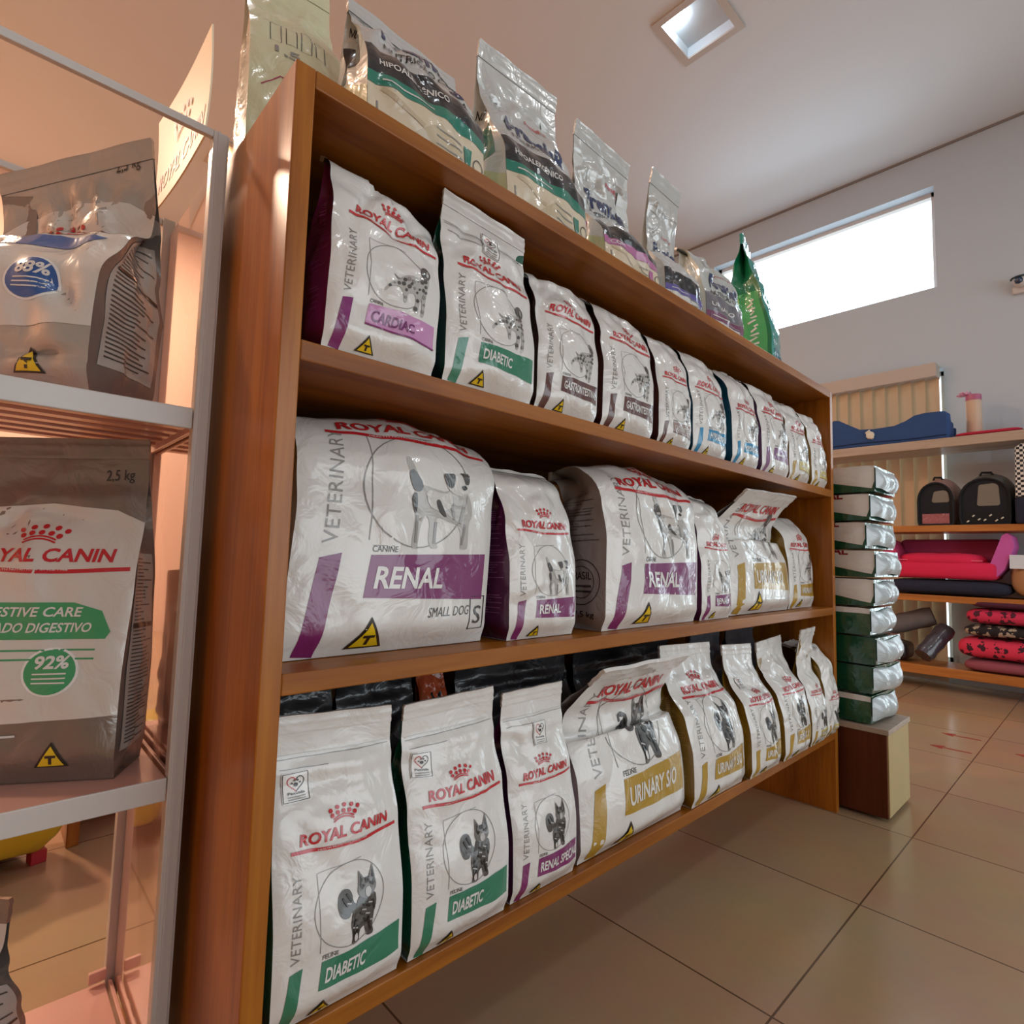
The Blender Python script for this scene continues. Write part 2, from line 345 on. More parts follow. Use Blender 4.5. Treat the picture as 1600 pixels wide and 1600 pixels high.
def bag(label, group, x, y, z, w_, d, h, shape, seed, front=None, left=None, right=None, yaw=0, mfront=None, mside='#888888', mtop=None,
        seal=.03, wd=None, sway=0, sticker=None, amp=1.0, cat='pet food bag', rot=None, name='food_bag', back=None, bottom=None, bul=.014, zip_=True, Lfix=None, tilt=None, folds=()):
    rg = random.Random(seed); nr = np.random.RandomState(seed)
    S = SP[shape] if isinstance(shape, str) else shape
    NY, NX = 52, 28
    T = np.linspace(0, 1, NY+1); th = np.radians(interp(S['th'], T)); D = interp(S['dp'], T)*d/2
    W = w_/2*interp(wd or [(0,.985),(.1,1.0),(.5,1.0),(.8,.985),(1,.97)], T)
    cy = np.concatenate([[0], np.cumsum(np.sin((th[1:]+th[:-1])/2))])/NY; cz = np.concatenate([[0], np.cumsum(np.cos((th[1:]+th[:-1])/2))])/NY
    def zmax(L): return (cz*L+np.sin(th)*D).max()
    L = Lfix or h
    if not Lfix:
        for _ in range(12): L *= (h-(0 if shape in ('curl',) else seal))/zmax(L)
    cy, cz = cy*L, cz*L
    s_ = np.linspace(-1, 1, NX+1)
    creases = [(rg.uniform(-.9, .9), rg.uniform(.1, .95)*L/w_, rg.uniform(0, math.pi), rg.uniform(.02, .06), rg.uniform(.1, .35), rg.uniform(-.0045, .0038)*amp) for _ in range(13)]
    creases += [(rg.uniform(-.8, .8), rg.uniform(.62, .92)*L/w_, rg.uniform(.2, 2.9), rg.uniform(.03, .06), rg.uniform(.2, .5), rg.uniform(-.008, .006)*amp) for _ in range(7)]
    creases += list(folds)
    ph = nr.uniform(0, 6.28, 8); tilt = rg.uniform(-.006, .006) if tilt is None else tilt
    if rot: tilt = 0
    def wr(s, t, k=1):
        X = s/2; Y = t*L/w_; o = 0
        for cx, cy_, a, wdt, ln, am in creases:
            dx, dy = X-cx/2, Y-cy_; q = dx*math.cos(a)+dy*math.sin(a); r_ = -dx*math.sin(a)+dy*math.cos(a)
            o = o+am*k*np.exp(-np.abs(q/wdt)**1.3)*np.exp(-(r_/ln)**2)
        o = o+.0018*amp*np.sin(9*X+ph[0]+4*Y)*np.sin(6*Y+ph[1])+.0013*amp*np.sin(21*X+ph[2])*np.sin(13*Y+ph[3]+5*X)
        return o
    win = np.clip(T/.1, 0, 1)*np.clip((1-T)/.12, 0, 1)
    def sheet(sign, k=1):
        P = np.zeros((NY+1, NX+1, 3))
        for j in range(NY+1):
            B = bul*win[j]*min(1, D[j]/(d*.25)+.25)
            off = D[j]+B*(1-s_**2)**.75+wr(s_*k, T[j])*win[j]*(1-.75*s_**8)
            P[j, :, 0] = s_*W[j]+sway*T[j]**1.5
            P[j, :, 1] = cy[j]-sign*math.cos(th[j])*off
            P[j, :, 2] = cz[j]+sign*math.sin(th[j])*off+tilt*s_*max(0, T[j]-.35)**1.5*1.9
        return P
    F = sheet(1); Bk = sheet(-1, -1)
    # round off the bottom edge
    t_ = thing(name, label, cat, (x, y+d/2, z+(0 if rot else .0012)), rot or (0, 0, yaw), group)
    mF = mfront or WHITE; body = MB(); slots = [mF]
    body.grid(F, 0); body.grid(Bk, 0, flip=True)
    body.add([F[0, i] for i in range(NX+1)]+[Bk[0, i] for i in range(NX+1)], [(i, i+NX+1, i+NX+2, i+1) for i in range(NX)], 0)
    if front: front(Panel(F, w_, body, slots, 1, L))
    if back: back(Panel(Bk[:, ::-1], w_, body, slots, 1, L))
    body.build('body', slots, t_, 70)
    # side gussets
    NQ = 10; q = np.linspace(0, 1, NQ+1)
    for sg, pr in ((-1, left), (1, right)):
        e = 0 if sg < 0 else NX; G = np.zeros((NY+1, NQ+1, 3))
        gin = np.maximum(0, d/2-D)*.75; gin = np.minimum(gin, W*.8); gout = .007*win*(D/(d/2))
        for j in range(NY+1):
            a = F[j, e][None, :]*(1-q[:, None])+Bk[j, e][None, :]*q[:, None]
            a[:, 0] += sg*(-gin[j]*(1-np.abs(2*q-1))+gout[j]*(1-(2*q-1)**2)); a[:, 0] -= sg*.0015*(q > 0)*(q < 1)
            a[:, 0] += wr(q*2-1, T[j])*.7*win[j]*(q*(1-q)*4)
            G[j] = a
        if sg < 0: G = G[:, ::-1]
        mb = MB(); sl = [film(mside) if isinstance(mside, str) else mside]; mb.grid(G, 0)
        if pr: pr(Panel(G, d, mb, sl, 1, L))
        mb.build('side_gusset', sl, t_, 70)
    # pressed seal along the mouth
    if seal:
        mb = MB(); n = 6; rows = []; rb = []
        dz = np.array((0, math.sin(th[-1]), math.cos(th[-1]))); nn = np.array((0, -math.cos(th[-1]), math.sin(th[-1])))
        for j in range(n+1):
            kx = 1-.012*(j == n)
            sc = np.array((kx, 1, 1)); rip = .0008*math.sin(j*2.2)
            rows.append([F[-1, i]*sc+dz*seal*j/n+nn*(.0012+rip+.0012*math.sin(i*.55+ph[4])*j/n) for i in range(NX+1)])
            rb.append([Bk[-1, i]*sc+dz*seal*j/n+nn*(-.0012+rip+.0012*math.sin(i*.55+ph[4])*j/n) for i in range(NX+1)])
        mb.grid(rows, 0); mb.grid(rb, 0, flip=True)
        mb.grid([rows[-1], rb[-1]], 0); mb.grid([[r_[0] for r_ in rb], [r_[0] for r_ in rows]], 0, flip=True); mb.grid([[r_[-1] for r_ in rows], [r_[-1] for r_ in rb]], 0, flip=True)
        mb.build('top_seal', mtop or mF, t_, 60)
        if zip_:
            mb = MB(); P = Panel(F, w_, mb, [INK], 1, L); vv = L/w_*.985
            P.stroke([(.06, vv-.12), (.42, vv-.12)], .006, GREY, 2); P.stroke([(.03, vv-.02), (.97, vv-.02)], .012, LIGHT, 2); P.stroke([(.03, vv-.045), (.97, vv-.045)], .006, GREY, 2)
            mb.build('tear_strip', P.slots, t_)
    if sticker:
        u0, v0, u1, v1, tl = sticker; mb = MB(); P = Panel(F, w_, mb, [PURE], 1, L); k = u1-u0
        R_ = lambda a, b: (u0+a*k-b*tl*k, v0+b*(v1-v0)+a*tl*k)
        P.poly([R_(0,0), R_(1,0), R_(1,1), R_(0,1)], PURE, 3)
        P.stroke([R_(.04,.04), R_(.96,.04), R_(.96,.96), R_(.04,.96)], .006, INK, 4, True)
        hs = [R_(.5+.30*math.sin(a)**3, .66+.022*(13*math.cos(a)-5*math.cos(2*a)-2*math.cos(3*a)-math.cos(4*a))*.75) for a in [2*math.pi*i/30 for i in range(30)]]
        P.stroke(hs[:16], .006, INK, 4); P.stroke(hs[15:]+hs[:1], .006, RED, 4)
        P.disc(R_(.5,.62), .075*k, INK, 5)
        for a, b in ((.36,.68),(.45,.76),(.56,.76),(.65,.68)): P.disc(R_(a, b), .036*k, INK, 5, 8)
        P.text('Petvida', R_(.2,.29), R_(.8,.29), .11*k, INK, 5, .02)
        for b in (.2, .11): P.stroke([R_(.2, b), R_(.82, b)], .008, GREY, 5)
        mb.build('price_sticker', P.slots, t_)
    return t_
# ------------------------------------------------------------------ the room
PLASTER = mat('plaster_wall', '#b8c4cd', .85, bump=(60, .05))
CEIL = mat('plaster_ceiling', '#ced0d2', .9, bump=(50, .04))
m, n, l, b = newmat('floor_tiles'); TILE = m
tc = n.new('ShaderNodeTexCoord'); mp = n.new('ShaderNodeMapping'); br = n.new('ShaderNodeTexBrick')
mp.inputs['Location'].default_value = (-.092, -.482+.532*8, 0)
br.offset = 0; br.inputs['Scale'].default_value = 1; br.inputs['Brick Width'].default_value = .532; br.inputs['Row Height'].default_value = .532
br.inputs['Mortar Size'].default_value = .0024; br.inputs['Mortar Smooth'].default_value = .2; br.inputs['Bias'].default_value = 0
br.inputs['Color1'].default_value = (*lin('#c2a17e'), 1); br.inputs['Color2'].default_value = (*lin('#bb9a77'), 1); br.inputs['Mortar'].default_value = (*lin('#6b5139'), 1)
nz = n.new('ShaderNodeTexNoise'); nz.inputs['Scale'].default_value = 3; nz.inputs['Detail'].default_value = 8; nz.inputs['Roughness'].default_value = .65
mx = n.new('ShaderNodeMix'); mx.data_type = 'RGBA'; mx.blend_type = 'MULTIPLY'; mx.inputs['Factor'].default_value = .35
l.new(tc.outputs['Object'], mp.inputs['Vector']); l.new(mp.outputs['Vector'], br.inputs['Vector']); l.new(tc.outputs['Object'], nz.inputs['Vector'])
l.new(br.outputs['Color'], mx.inputs['A']); l.new(nz.outputs['Color'], mx.inputs['B']); l.new(mx.outputs['Result'], b.inputs['Base Color'])
b.inputs['Roughness'].default_value = .2; b.inputs['Specular IOR Level'].default_value = .5
GLASS, gn, gl, gb = newmat('window_glass')
tr = gn.new('ShaderNodeBsdfTransparent'); gs = gn.new('ShaderNodeBsdfGlossy'); ms = gn.new('ShaderNodeMixShader'); gs.inputs['Roughness'].default_value = .02
ms.inputs[0].default_value = .06; gl.new(tr.outputs[0], ms.inputs[1]); gl.new(gs.outputs[0], ms.inputs[2]); gl.new(ms.outputs[0], gn['Material Output'].inputs['Surface'])
X0, X1, Y0, Y1, H = -4.0, 5.36, -3.6, 6.72, 4.20
def slab(name, a, b, m_, bev=0):
    mb = MB(); mb.box(a, b, 0, bev); return struct(mb.build(name, m_))
slab('floor', (X0-.2, Y0-1.5, -.1), (X1+.2, Y1+.2, 0), TILE)
LAMP = (2.86, 1.49, 3.24, 1.86)
mb = MB()
def plate_with_holes(mb, axis_pts, holes, z0, z1):   # horizontal plate cut by rectangles
    xs = sorted({axis_pts[0], axis_pts[2]} | {h[0] for h in holes} | {h[2] for h in holes})
    ys = sorted({axis_pts[1], axis_pts[3]} | {h[1] for h in holes} | {h[3] for h in holes})
    for i in range(len(xs)-1):
        for j in range(len(ys)-1):
            cx, cy = (xs[i]+xs[i+1])/2, (ys[j]+ys[j+1])/2
            if any(h[0] < cx < h[2] and h[1] < cy < h[3] for h in holes): continue
            mb.box((xs[i], ys[j], z0), (xs[i+1], ys[j+1], z1))
LAMPS = [LAMP]+[(a, b_, a+.38, b_+.37) for a, b_ in [(-.4, 1.49), (2.86, -1.8), (-.4, -1.8), (-.9, 4.9), (-2.6, 3.2), (1.2, 4.9)]]
plate_with_holes(mb, (X0-.2, Y0-.2, X1+.2, Y1+.2), LAMPS, H, H+.12)
struct(mb.build('ceiling', CEIL))
# far wall with the high window and the tall glazed opening behind the blind
W1 = (.90, 2.76, 3.06, 3.90); W2 = (.875, 2.3, .14, 2.40); W3 = (-1.0, -.12, .0, 2.45)      # y0, y1, z0, z1
mb = MB(); XW = X1
mb.box((XW, Y0, 0), (XW+.18, W3[0], H)); mb.box((XW, W3[1], 0), (XW+.18, W2[0], H)); mb.box((XW, W3[0], W3[3]), (XW+.18, W3[1], H)); mb.box((XW, W2[0], 0), (XW+.18, W2[1], W2[2])); mb.box((XW, W2[0], W2[3]), (XW+.18, W2[1], W1[2])); mb.box((XW, W1[1], W1[2]), (XW+.18, Y1, H))
mb.box((XW, W2[0], W1[2]), (XW+.18, W1[0], H)); mb.box((XW, W1[0], W1[3]), (XW+.18, W1[1], H)); mb.box((XW, W2[1], 0), (XW+.18, Y1, W1[2]))
struct(mb.build('wall_right', PLASTER))
PEACH = mat('peach_wall', '#e8c7b2', .85, bump=(60, .05))
slab('wall_back', (X0, Y1, 0), (X1, Y1+.15, H), PEACH)
slab('wall_left', (X0-.15, Y0, 0), (X0, Y1, H), PEACH)
mb = MB(); mb.box((X0, Y0-.15, 2.9), (X1, Y0, H)); mb.box((X0, Y0-.15, 0), (-.3, Y0, 2.9)); mb.box((4.7, Y0-.15, 0), (X1, Y0, 2.9))
struct(mb.build('wall_front', PLASTER))
slab('trim_1', (5.345, Y0, H-.016), (5.36, Y1, H), mat('cornice_line', '#857f7b', .7))
def window(name, y0, y1, z0, z1, bars):
    mb = MB(); x = XW+.10
    t = .035
    mb.box((x, y0, z0), (x+.05, y0+t, z1)); mb.box((x, y1-t, z0), (x+.05, y1, z1)); mb.box((x, y0, z0), (x+.05, y1, z0+t)); mb.box((x, y0, z1-t), (x+.05, y1, z1))
    for q in bars: mb.box((x, q-.015, z0), (x+.05, q+.015, z1))
    o = struct(mb.build(name, WHITEMETAL))
    g = MB(); g.box((x+.02, y0+t, z0+t), (x+.026, y1-t, z1-t)); g.build('pane', GLASS, o); return o
window('window_1', *W1, []); window('window_2', *W2, [1.6]); window('window_3', *W3, [])

# recessed square lamps in the ceiling
LMAT = mat('lamp_glow', '#dff0ff', emit=28); LWARM = mat('lamp_glow_warm', '#ffc98a', emit=28); LWHITE = mat('lamp_housing', '#cfd6da', .35)
LFR = mat('lamp_frame', '#b9aea4', .5)
def lamp(r, label, warm, power):
    x0, y0, x1, y1 = r; cx, cy = (x0+x1)/2, (y0+y1)/2
    t = thing('recessed_lamp', label, 'ceiling lamp', (cx, cy, H))
    a, b_ = (x1-x0)/2, (y1-y0)/2; mb = MB()
    for p in [((-a-.02, -b_-.02, -.012), (-a+.025, b_+.02, .0)), ((a-.025, -b_-.02, -.012), (a+.02, b_+.02, 0)), ((-a+.025, -b_-.02, -.012), (a-.025, -b_+.025, 0)), ((-a+.025, b_-.025, -.012), (a-.025, b_+.02, 0))]: mb.box(*p)
    mb.build('frame', LFR, t)
    mb = MB(); h = .075
    mb.grid([[(-a, -b_, 0), (a, -b_, 0), (a, b_, 0), (-a, b_, 0)], [(-a*.9, -b_*.9, h), (a*.9, -b_*.9, h), (a*.9, b_*.9, h), (-a*.9, b_*.9, h)]], 0, True, True)
    mb.box((-a*.92, -b_*.92, h), (a*.92, b_*.92, h+.01)); mb.build('reflector', LWHITE, t)
    mb = MB(); mb.tube([(-.12, .06, .065), (-.12, .15, .065)], .022, n=14); mb.tube([(-.06, .06, .065), (-.06, .15, .065)], .022, n=14)
    mb.build('bulb', LWARM if warm else LMAT, t, 40)
    area('lamp_light', (cx, cy, H-.02), (0, 0, -1), .3, .3, power, (1, .70, .50) if warm else (.92, .97, 1))
lamp(LAMP, 'square recessed ceiling lamp with a bluish white bulb, above the top row of bags', False, 6)
for k, r in enumerate(LAMPS[1:4]): lamp(r, 'added square recessed ceiling lamp with white bulbs behind the viewpoint, %s' % ['left of the shelf', 'near the shop front', 'at the front left corner'][k], False, 8)  # unseen lamps added to brighten the room
for k, r in enumerate(LAMPS[4:]): lamp(r, 'square recessed ceiling lamp with warm bulbs, %s' % ['over the back aisle', 'over the left aisle', 'behind the wooden shelf near the back wall'][k], True, [135, 90, 24][k])

# floor arrows
for k, (x, y, lab) in enumerate([(3.71, .58, 'farther of the two red arrow marks beside the riser box'), (3.42, .575, 'nearer of the two red arrow marks beside the riser box'), (3.58, .28, 'red arrow mark on the tiles at the right edge')]):
    mb = MB(); P = [(-.075, .006), (.04, .006), (.03, .035), (.085, 0), (.03, -.035), (.04, -.006), (-.075, -.006)]
    P = [(-q[1]*.9+.0, q[0]) for q in P]
    mb.add([(p[0], p[1], .0016) for p in P]+[(p[0], p[1], .0002) for p in P], [tuple(range(7))]+[(i, (i+1) % 7, (i+1) % 7+7, i+7) for i in range(7)])
    tag(mb.build('floor_arrow', mat('red_tape', '#9c3320', .5), loc=(x, y, 0)), lab, 'floor sticker', 'red arrow stickers on the floor tiles')

# blind over the tall opening
t = thing('vertical_blind', 'beige vertical slat blind drawn over the tall glazed opening', 'window blind', (5.27, 1.4, 0))
BL = mat('blind_fabric', '#c9b89d', .8, var=.05)
mb = MB(); mb.box((-.04, -.50, 2.31), (.09, .90, 2.42), 0, .006); mb.build('valance', mat('valance', '#b9ada2', .6), t)
for k in range(15):
    mb = MB(); y = -.455+k*.09; a = R(20)
    P = []
    for z in (.015, 2.31): P.append([(.03+math.sin(a)*q*.056+.006*(1-q*q), y+math.cos(a)*q*.056, z) for q in (-1, -.5, 0, .5, 1)])
    mb.grid(P); mb.build('slat', BL, t, 60)

# security camera on the far wall
t = thing('security_camera', 'small round dome camera high on the far wall', 'security camera', (5.36, .405, 2.895))
mb = MB(); mb.box((-.03, -.05, -.055), (0, .05, .0), 0, .008); mb.build('mount', WHITEMETAL, t)
mb = MB(); mb.lathe([(0, .045), (.02, .04), (.036, .026), (.045, .0), (.036, -.026), (.02, -.04), (0, -.045)], n=24); o = mb.build('dome', WHITEMETAL, t, 60, (-.06, 0, .02))
mb = MB(); mb.lathe([(0, .026), (.02, .018), (.026, 0), (.02, -.018), (0, -.026)], n=20); mb.build('lens', mat('lens_glass', '#1b3150', .08, coat=1), t, 60, (-.092, .008, .015))
mb = MB(); mb.tube([(-.06+.05*math.cos(a), .052*math.sin(a), .04) for a in [math.pi*k/10+math.pi/2 for k in range(11)]], .007); mb.build('visor', mat('visor', '#2b3f44', .4), t, 60)

# ------------------------------------------------------------------ wooden display shelf
SX0, SX1, SY0, SY1 = .2534, 2.2505, .70, 1.29
ZT, Z1, Z2, Z3, TH = 1.4875, 1.1228, .7035, .2765, .0266
t = thing('display_shelf', 'long varnished wooden shelf unit full of white food bags', 'shelf unit', (SX0, SY0, 0))
def part(name, a, b_, m_, bev=.0018):
    mb = MB(); mb.box(tuple(np.array(a)-(SX0, SY0, 0)), tuple(np.array(b_)-(SX0, SY0, 0)), 0, bev); return mb.build(name, m_, t)
part('side_panel', (SX0, SY0, 0), (SX0+.0266, SY1, ZT), WOODZ); part('side_panel', (SX1-.0245, SY0, 0), (SX1, SY1, ZT-.001), WOODZ)
part('top_board', (SX0+.0266, SY0, ZT-.0255), (SX1-.0245, SY1, ZT), WOODX)
part('back_panel', (SX0+.0266, SY1-.012, Z3), (SX1-.0245, SY1-.001, ZT-.0255), WOODX, 0)  # added to block light from behind and keep the shelf interior dark
for z in (Z1, Z2, Z3): part('shelf_board', (SX0+.0266, SY0+.001, z-TH), (SX1-.0245, SY1-.012, z), WOODX)

# ------------------------------------------------------------------ bags on the shelf
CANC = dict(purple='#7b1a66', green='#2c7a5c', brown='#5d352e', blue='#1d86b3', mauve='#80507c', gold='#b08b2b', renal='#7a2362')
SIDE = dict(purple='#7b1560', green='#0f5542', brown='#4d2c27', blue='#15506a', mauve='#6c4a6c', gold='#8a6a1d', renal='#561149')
G1, G2, G3 = 'white food bags on the upper shelf', 'white food bags on the middle shelf', 'white food bags on the lower shelf'
PAWSTK = None
def rc(word, c, sp='CANINE', an=pointer, **k): return lambda p: rc_print(p, word, CANC[c], sp, an, **k)
def rs(c): return lambda p: side_print(p, None, ink=c)
PNK = film('#a44d90'); GRNP = film('#2b6f58'); BRNP = film('#7a5a53'); GLDP = film('#a98939'); SLV = film('#8f8d89', .3, .6); SLVT = film('#5f5d5a')
UP1 = [
 ('white bag with a pink name band and purple sides, first on the upper shelf', .308, .486, .10, .310, 'softcurl', 'CARDIAC', 'purple', PNK, dict(wcol=film('#6d1a60'), u_end=.72, lv=1.18, band2='#c58ab8'), None),
 ('white zip-top bag with a green band, on the upper shelf after the pink-banded one', .505, .70, .085, .331, 'upright', 'DIABETIC', 'green', GRNP, dict(u_end=.66, lv=1.08, dv=-.02), (.42, 1.38, .62, 1.6, -.12)),
 ('white bag with a dark brown band right after the green-banded zip-top bag', .718, .892, .095, .308, 'softcurl', 'GASTROINTESTINAL', 'brown', BRNP, dict(u_end=.93, lv=1.16), None),
 ('white bag with a dark brown band and bare brown side, in the shelf middle', .915, 1.10, .095, .312, 'softcurl', 'GASTROINTESTINAL', 'brown', BRNP, dict(u_end=.93, lv=1.12), None),
 ('narrow white bag with a faded brown band, third of the brown ones', 1.128, 1.271, .085, .298, 'softcurl', 'GASTROINTESTINAL', 'brown', BRNP, dict(u_end=.93, lv=1.2, band2='#a08a84'), None),
 ('white bag with a bright blue band, the larger of the two blue ones', 1.290, 1.467, .09, .305, 'softcurl', 'HYPOALLERGENIC', 'blue', None, dict(u_end=.9, lv=1.05), None),
 ('white bag with a bright blue band, the smaller and farther of the two', 1.492, 1.655, .085, .282, 'curl', 'HYPOALLERGENIC', 'blue', None, dict(u_end=.9, lv=1.0), None),
 ('white bag with a mauve band between the blue and the yellow ones', 1.672, 1.868, .09, .302, 'softcurl', '', 'mauve', None, dict(u_end=.7, lv=1.0), None),
 ('white bag with a pale yellow bar, last but one on the upper shelf', 1.884, 2.05, .085, .294, 'softcurl', '', 'gold', None, dict(u_end=.7, lv=1.05, band2='#cbbf7a'), None),
 ('white bag with a pale yellow bar, last on the upper shelf', 2.068, 2.206, .085, .284, 'softcurl', '', 'gold', None, dict(u_end=.7, lv=1.15, band2='#cbbf7a'), None),
]
YF1 = [.700, .702, .712, .716, .718, .722, .716, .712, .714, .710]
for k, (lab, xa, xb, d, h, shp, word, c, ink, kw, stk) in enumerate(UP1):
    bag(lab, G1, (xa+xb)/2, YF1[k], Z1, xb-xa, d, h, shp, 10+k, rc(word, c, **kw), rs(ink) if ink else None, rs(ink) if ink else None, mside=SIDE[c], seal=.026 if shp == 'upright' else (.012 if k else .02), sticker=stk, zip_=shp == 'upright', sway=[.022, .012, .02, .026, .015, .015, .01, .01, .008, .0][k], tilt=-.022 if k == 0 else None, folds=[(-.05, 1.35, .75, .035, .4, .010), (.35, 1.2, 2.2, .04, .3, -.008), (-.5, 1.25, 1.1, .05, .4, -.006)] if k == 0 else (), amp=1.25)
MD = [
 ('large white bag with a purple band and a small dog, first on the middle shelf', .300, .655, .765, .135, .367, 'fold', 'RENAL', 'renal', SLV, dict(an=terrier, lv=1.0, S=1, u_end=.69), GREY),
 ('small white bag with purple sides between the two large purple-banded bags', .690, .868, .738, .10, .325, 'softcurl', 'RENAL', 'renal', film('#9a5c90'), dict(an=terrier, lv=1.17, u_end=.69), film('#9a5c90')),
 ('large white bag with a purple band and grey printed side, in the middle', .945, 1.315, .724, .14, .366, 'fold', 'RENAL', 'renal', INK, dict(an=terrier, lv=.86, u_end=.69, dv=-.03), SLV),
 ('small narrow white bag with a purple band leaning on the second large one', 1.335, 1.492, .722, .085, .332, 'softcurl', 'RENAL', 'renal', None, dict(an=terrier, lv=1.2, u_end=.69), None),
 ('large white bag with a mustard band and forward-folded top, on the middle shelf', 1.512, 1.925, .733, .13, .375, 'flop', 'URINARY S/O', 'gold', None, dict(lv=.82, u_end=.8, dv=-.06), None),
 ('small white bag with a mustard band, last on the middle shelf', 1.955, 2.165, .745, .085, .305, 'curl', 'URINARY', 'gold', None, dict(lv=.98, u_end=.8, dv=-.03), None),
]
def bigside(ink):
    def go(p):
        side_print(p, None, ink=ink, v0=1.35)
        p.ring((.55, .72), .34, .012, INK, 1); p.ring((.55, .72), .24, .01, INK, 1)
        p.text('BRASIL', (.36, .76), (.74, .76), .12, INK, 1, .01)
        for q in (.66, .58): p.stroke([(.36, q), (.74, q)], .03, DGREY, 1)
        p.text('7,5 kg', (.42, .2), (.8, .2), .09, INK, 1, .01)
    return go
for k, (lab, xa, xb, yf, d, h, shp, word, c, ink, kw, i2) in enumerate(MD):
    an = kw.pop('an', pointer); big = k in (0, 2)
    ls = bigside(SLV) if big else (rs(ink) if ink else None)
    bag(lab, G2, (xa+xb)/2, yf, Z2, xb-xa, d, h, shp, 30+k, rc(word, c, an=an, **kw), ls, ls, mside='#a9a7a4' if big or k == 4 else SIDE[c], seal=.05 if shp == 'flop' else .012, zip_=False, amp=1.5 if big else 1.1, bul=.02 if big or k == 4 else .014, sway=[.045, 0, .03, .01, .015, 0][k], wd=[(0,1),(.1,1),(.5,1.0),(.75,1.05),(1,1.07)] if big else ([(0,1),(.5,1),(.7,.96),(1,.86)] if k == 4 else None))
LW = [
 ('white zip-top bag with a green band and tabby cat, first on the lower shelf', .289, .468, .702, .095, .357, 'upright', 'DIABETIC', 'green', GRNP, dict(u_end=.64), (.08, 1.47, .275, 1.69, .05)),
 ('white zip-top bag with a green band and tabby cat, second on the lower shelf', .483, .670, .702, .095, .350, 'upright', 'DIABETIC', 'green', GRNP, dict(u_end=.64, lv=1.12), (.06, 1.36, .24, 1.57, -.08)),
 ('white zip-top bag with a plum band and purple side, third on the lower shelf', .684, .845, .706, .085, .338, 'upright', 'RENAL SPECIAL', 'renal', film('#9a5c90'), dict(u_end=.95, lv=1.2), (.42, 1.56, .63, 1.82, -.05)),
 ('large white bag with a mustard band and cat, its top folded forward', .862, 1.232, .708, .135, .378, 'flop', 'URINARY S/O', 'gold', None, dict(u_end=.86, lv=.90, dv=-.04), None),
 ('medium white bag with a mustard band right after the large mustard one', 1.255, 1.515, .696, .11, .358, 'lean', 'URINARY S/O', 'gold', film('#a98939'), dict(u_end=.86, lv=1.0, dv=-.03), None),
 ('small creased bag with a mustard side and bent waist, on the lower shelf', 1.542, 1.730, .688, .09, .338, 'lean', 'URINARY', 'gold', None, dict(u_end=.8, lv=1.05), (.12, 1.36, .3, 1.55, .0)),
 ('small creased bag with a mustard bar behind the bent-waisted one', 1.752, 1.945, .684, .09, .338, 'lean', 'URINARY', 'gold', None, dict(u_end=.8, lv=1.02), None),
 ('small shiny bag with a tall pinched neck near the lower shelf end', 1.962, 2.09, .684, .08, .365, 'pinch', 'URINARY', 'gold', None, dict(u_end=.8, lv=1.3, band2='#bfae62'), None),
 ('low slumped bag with a pale yellow band, last on the lower shelf', 2.104, 2.212, .688, .08, .29, 'curl', 'URINARY', 'gold', None, dict(u_end=.8, lv=1.2, band2='#bfae62'), None),
]
for k, (lab, xa, xb, yf, d, h, shp, word, c, ink, kw, stk) in enumerate(LW):
    big = k == 3
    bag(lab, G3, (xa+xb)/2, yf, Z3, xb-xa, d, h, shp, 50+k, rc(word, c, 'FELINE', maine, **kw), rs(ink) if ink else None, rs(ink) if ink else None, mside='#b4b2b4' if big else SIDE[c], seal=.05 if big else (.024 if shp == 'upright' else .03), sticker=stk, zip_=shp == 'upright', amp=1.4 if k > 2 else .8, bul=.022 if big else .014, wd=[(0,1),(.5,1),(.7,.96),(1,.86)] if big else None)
# dark bags of the far side, seen over the front row
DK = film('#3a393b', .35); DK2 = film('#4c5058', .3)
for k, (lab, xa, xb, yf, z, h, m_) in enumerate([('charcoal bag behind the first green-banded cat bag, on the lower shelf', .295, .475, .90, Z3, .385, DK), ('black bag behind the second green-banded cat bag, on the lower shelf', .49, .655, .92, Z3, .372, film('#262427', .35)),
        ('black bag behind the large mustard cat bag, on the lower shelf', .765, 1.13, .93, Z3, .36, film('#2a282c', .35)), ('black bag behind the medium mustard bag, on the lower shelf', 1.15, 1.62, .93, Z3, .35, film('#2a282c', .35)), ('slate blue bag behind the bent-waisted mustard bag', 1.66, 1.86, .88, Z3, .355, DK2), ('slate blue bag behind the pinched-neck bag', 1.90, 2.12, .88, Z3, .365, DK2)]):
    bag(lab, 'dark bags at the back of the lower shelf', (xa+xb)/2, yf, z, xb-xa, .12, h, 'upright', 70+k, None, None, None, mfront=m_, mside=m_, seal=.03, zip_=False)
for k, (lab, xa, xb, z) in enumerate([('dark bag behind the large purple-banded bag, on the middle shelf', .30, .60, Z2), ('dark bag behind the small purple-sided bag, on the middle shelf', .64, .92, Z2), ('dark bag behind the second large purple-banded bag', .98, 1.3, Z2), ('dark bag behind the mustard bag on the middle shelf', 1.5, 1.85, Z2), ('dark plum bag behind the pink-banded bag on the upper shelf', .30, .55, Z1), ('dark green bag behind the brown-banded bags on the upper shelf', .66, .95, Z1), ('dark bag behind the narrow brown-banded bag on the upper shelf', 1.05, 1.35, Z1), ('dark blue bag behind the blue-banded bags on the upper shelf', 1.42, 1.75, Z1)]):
    bag(lab, 'dark bags at the back of the shelves', (xa+xb)/2, 1.0, z, xb-xa, .13, .31 if z == Z2 else .27, 'softcurl', 80+k, None, None, None, mfront=DK, mside=DK, seal=.012, zip_=False)

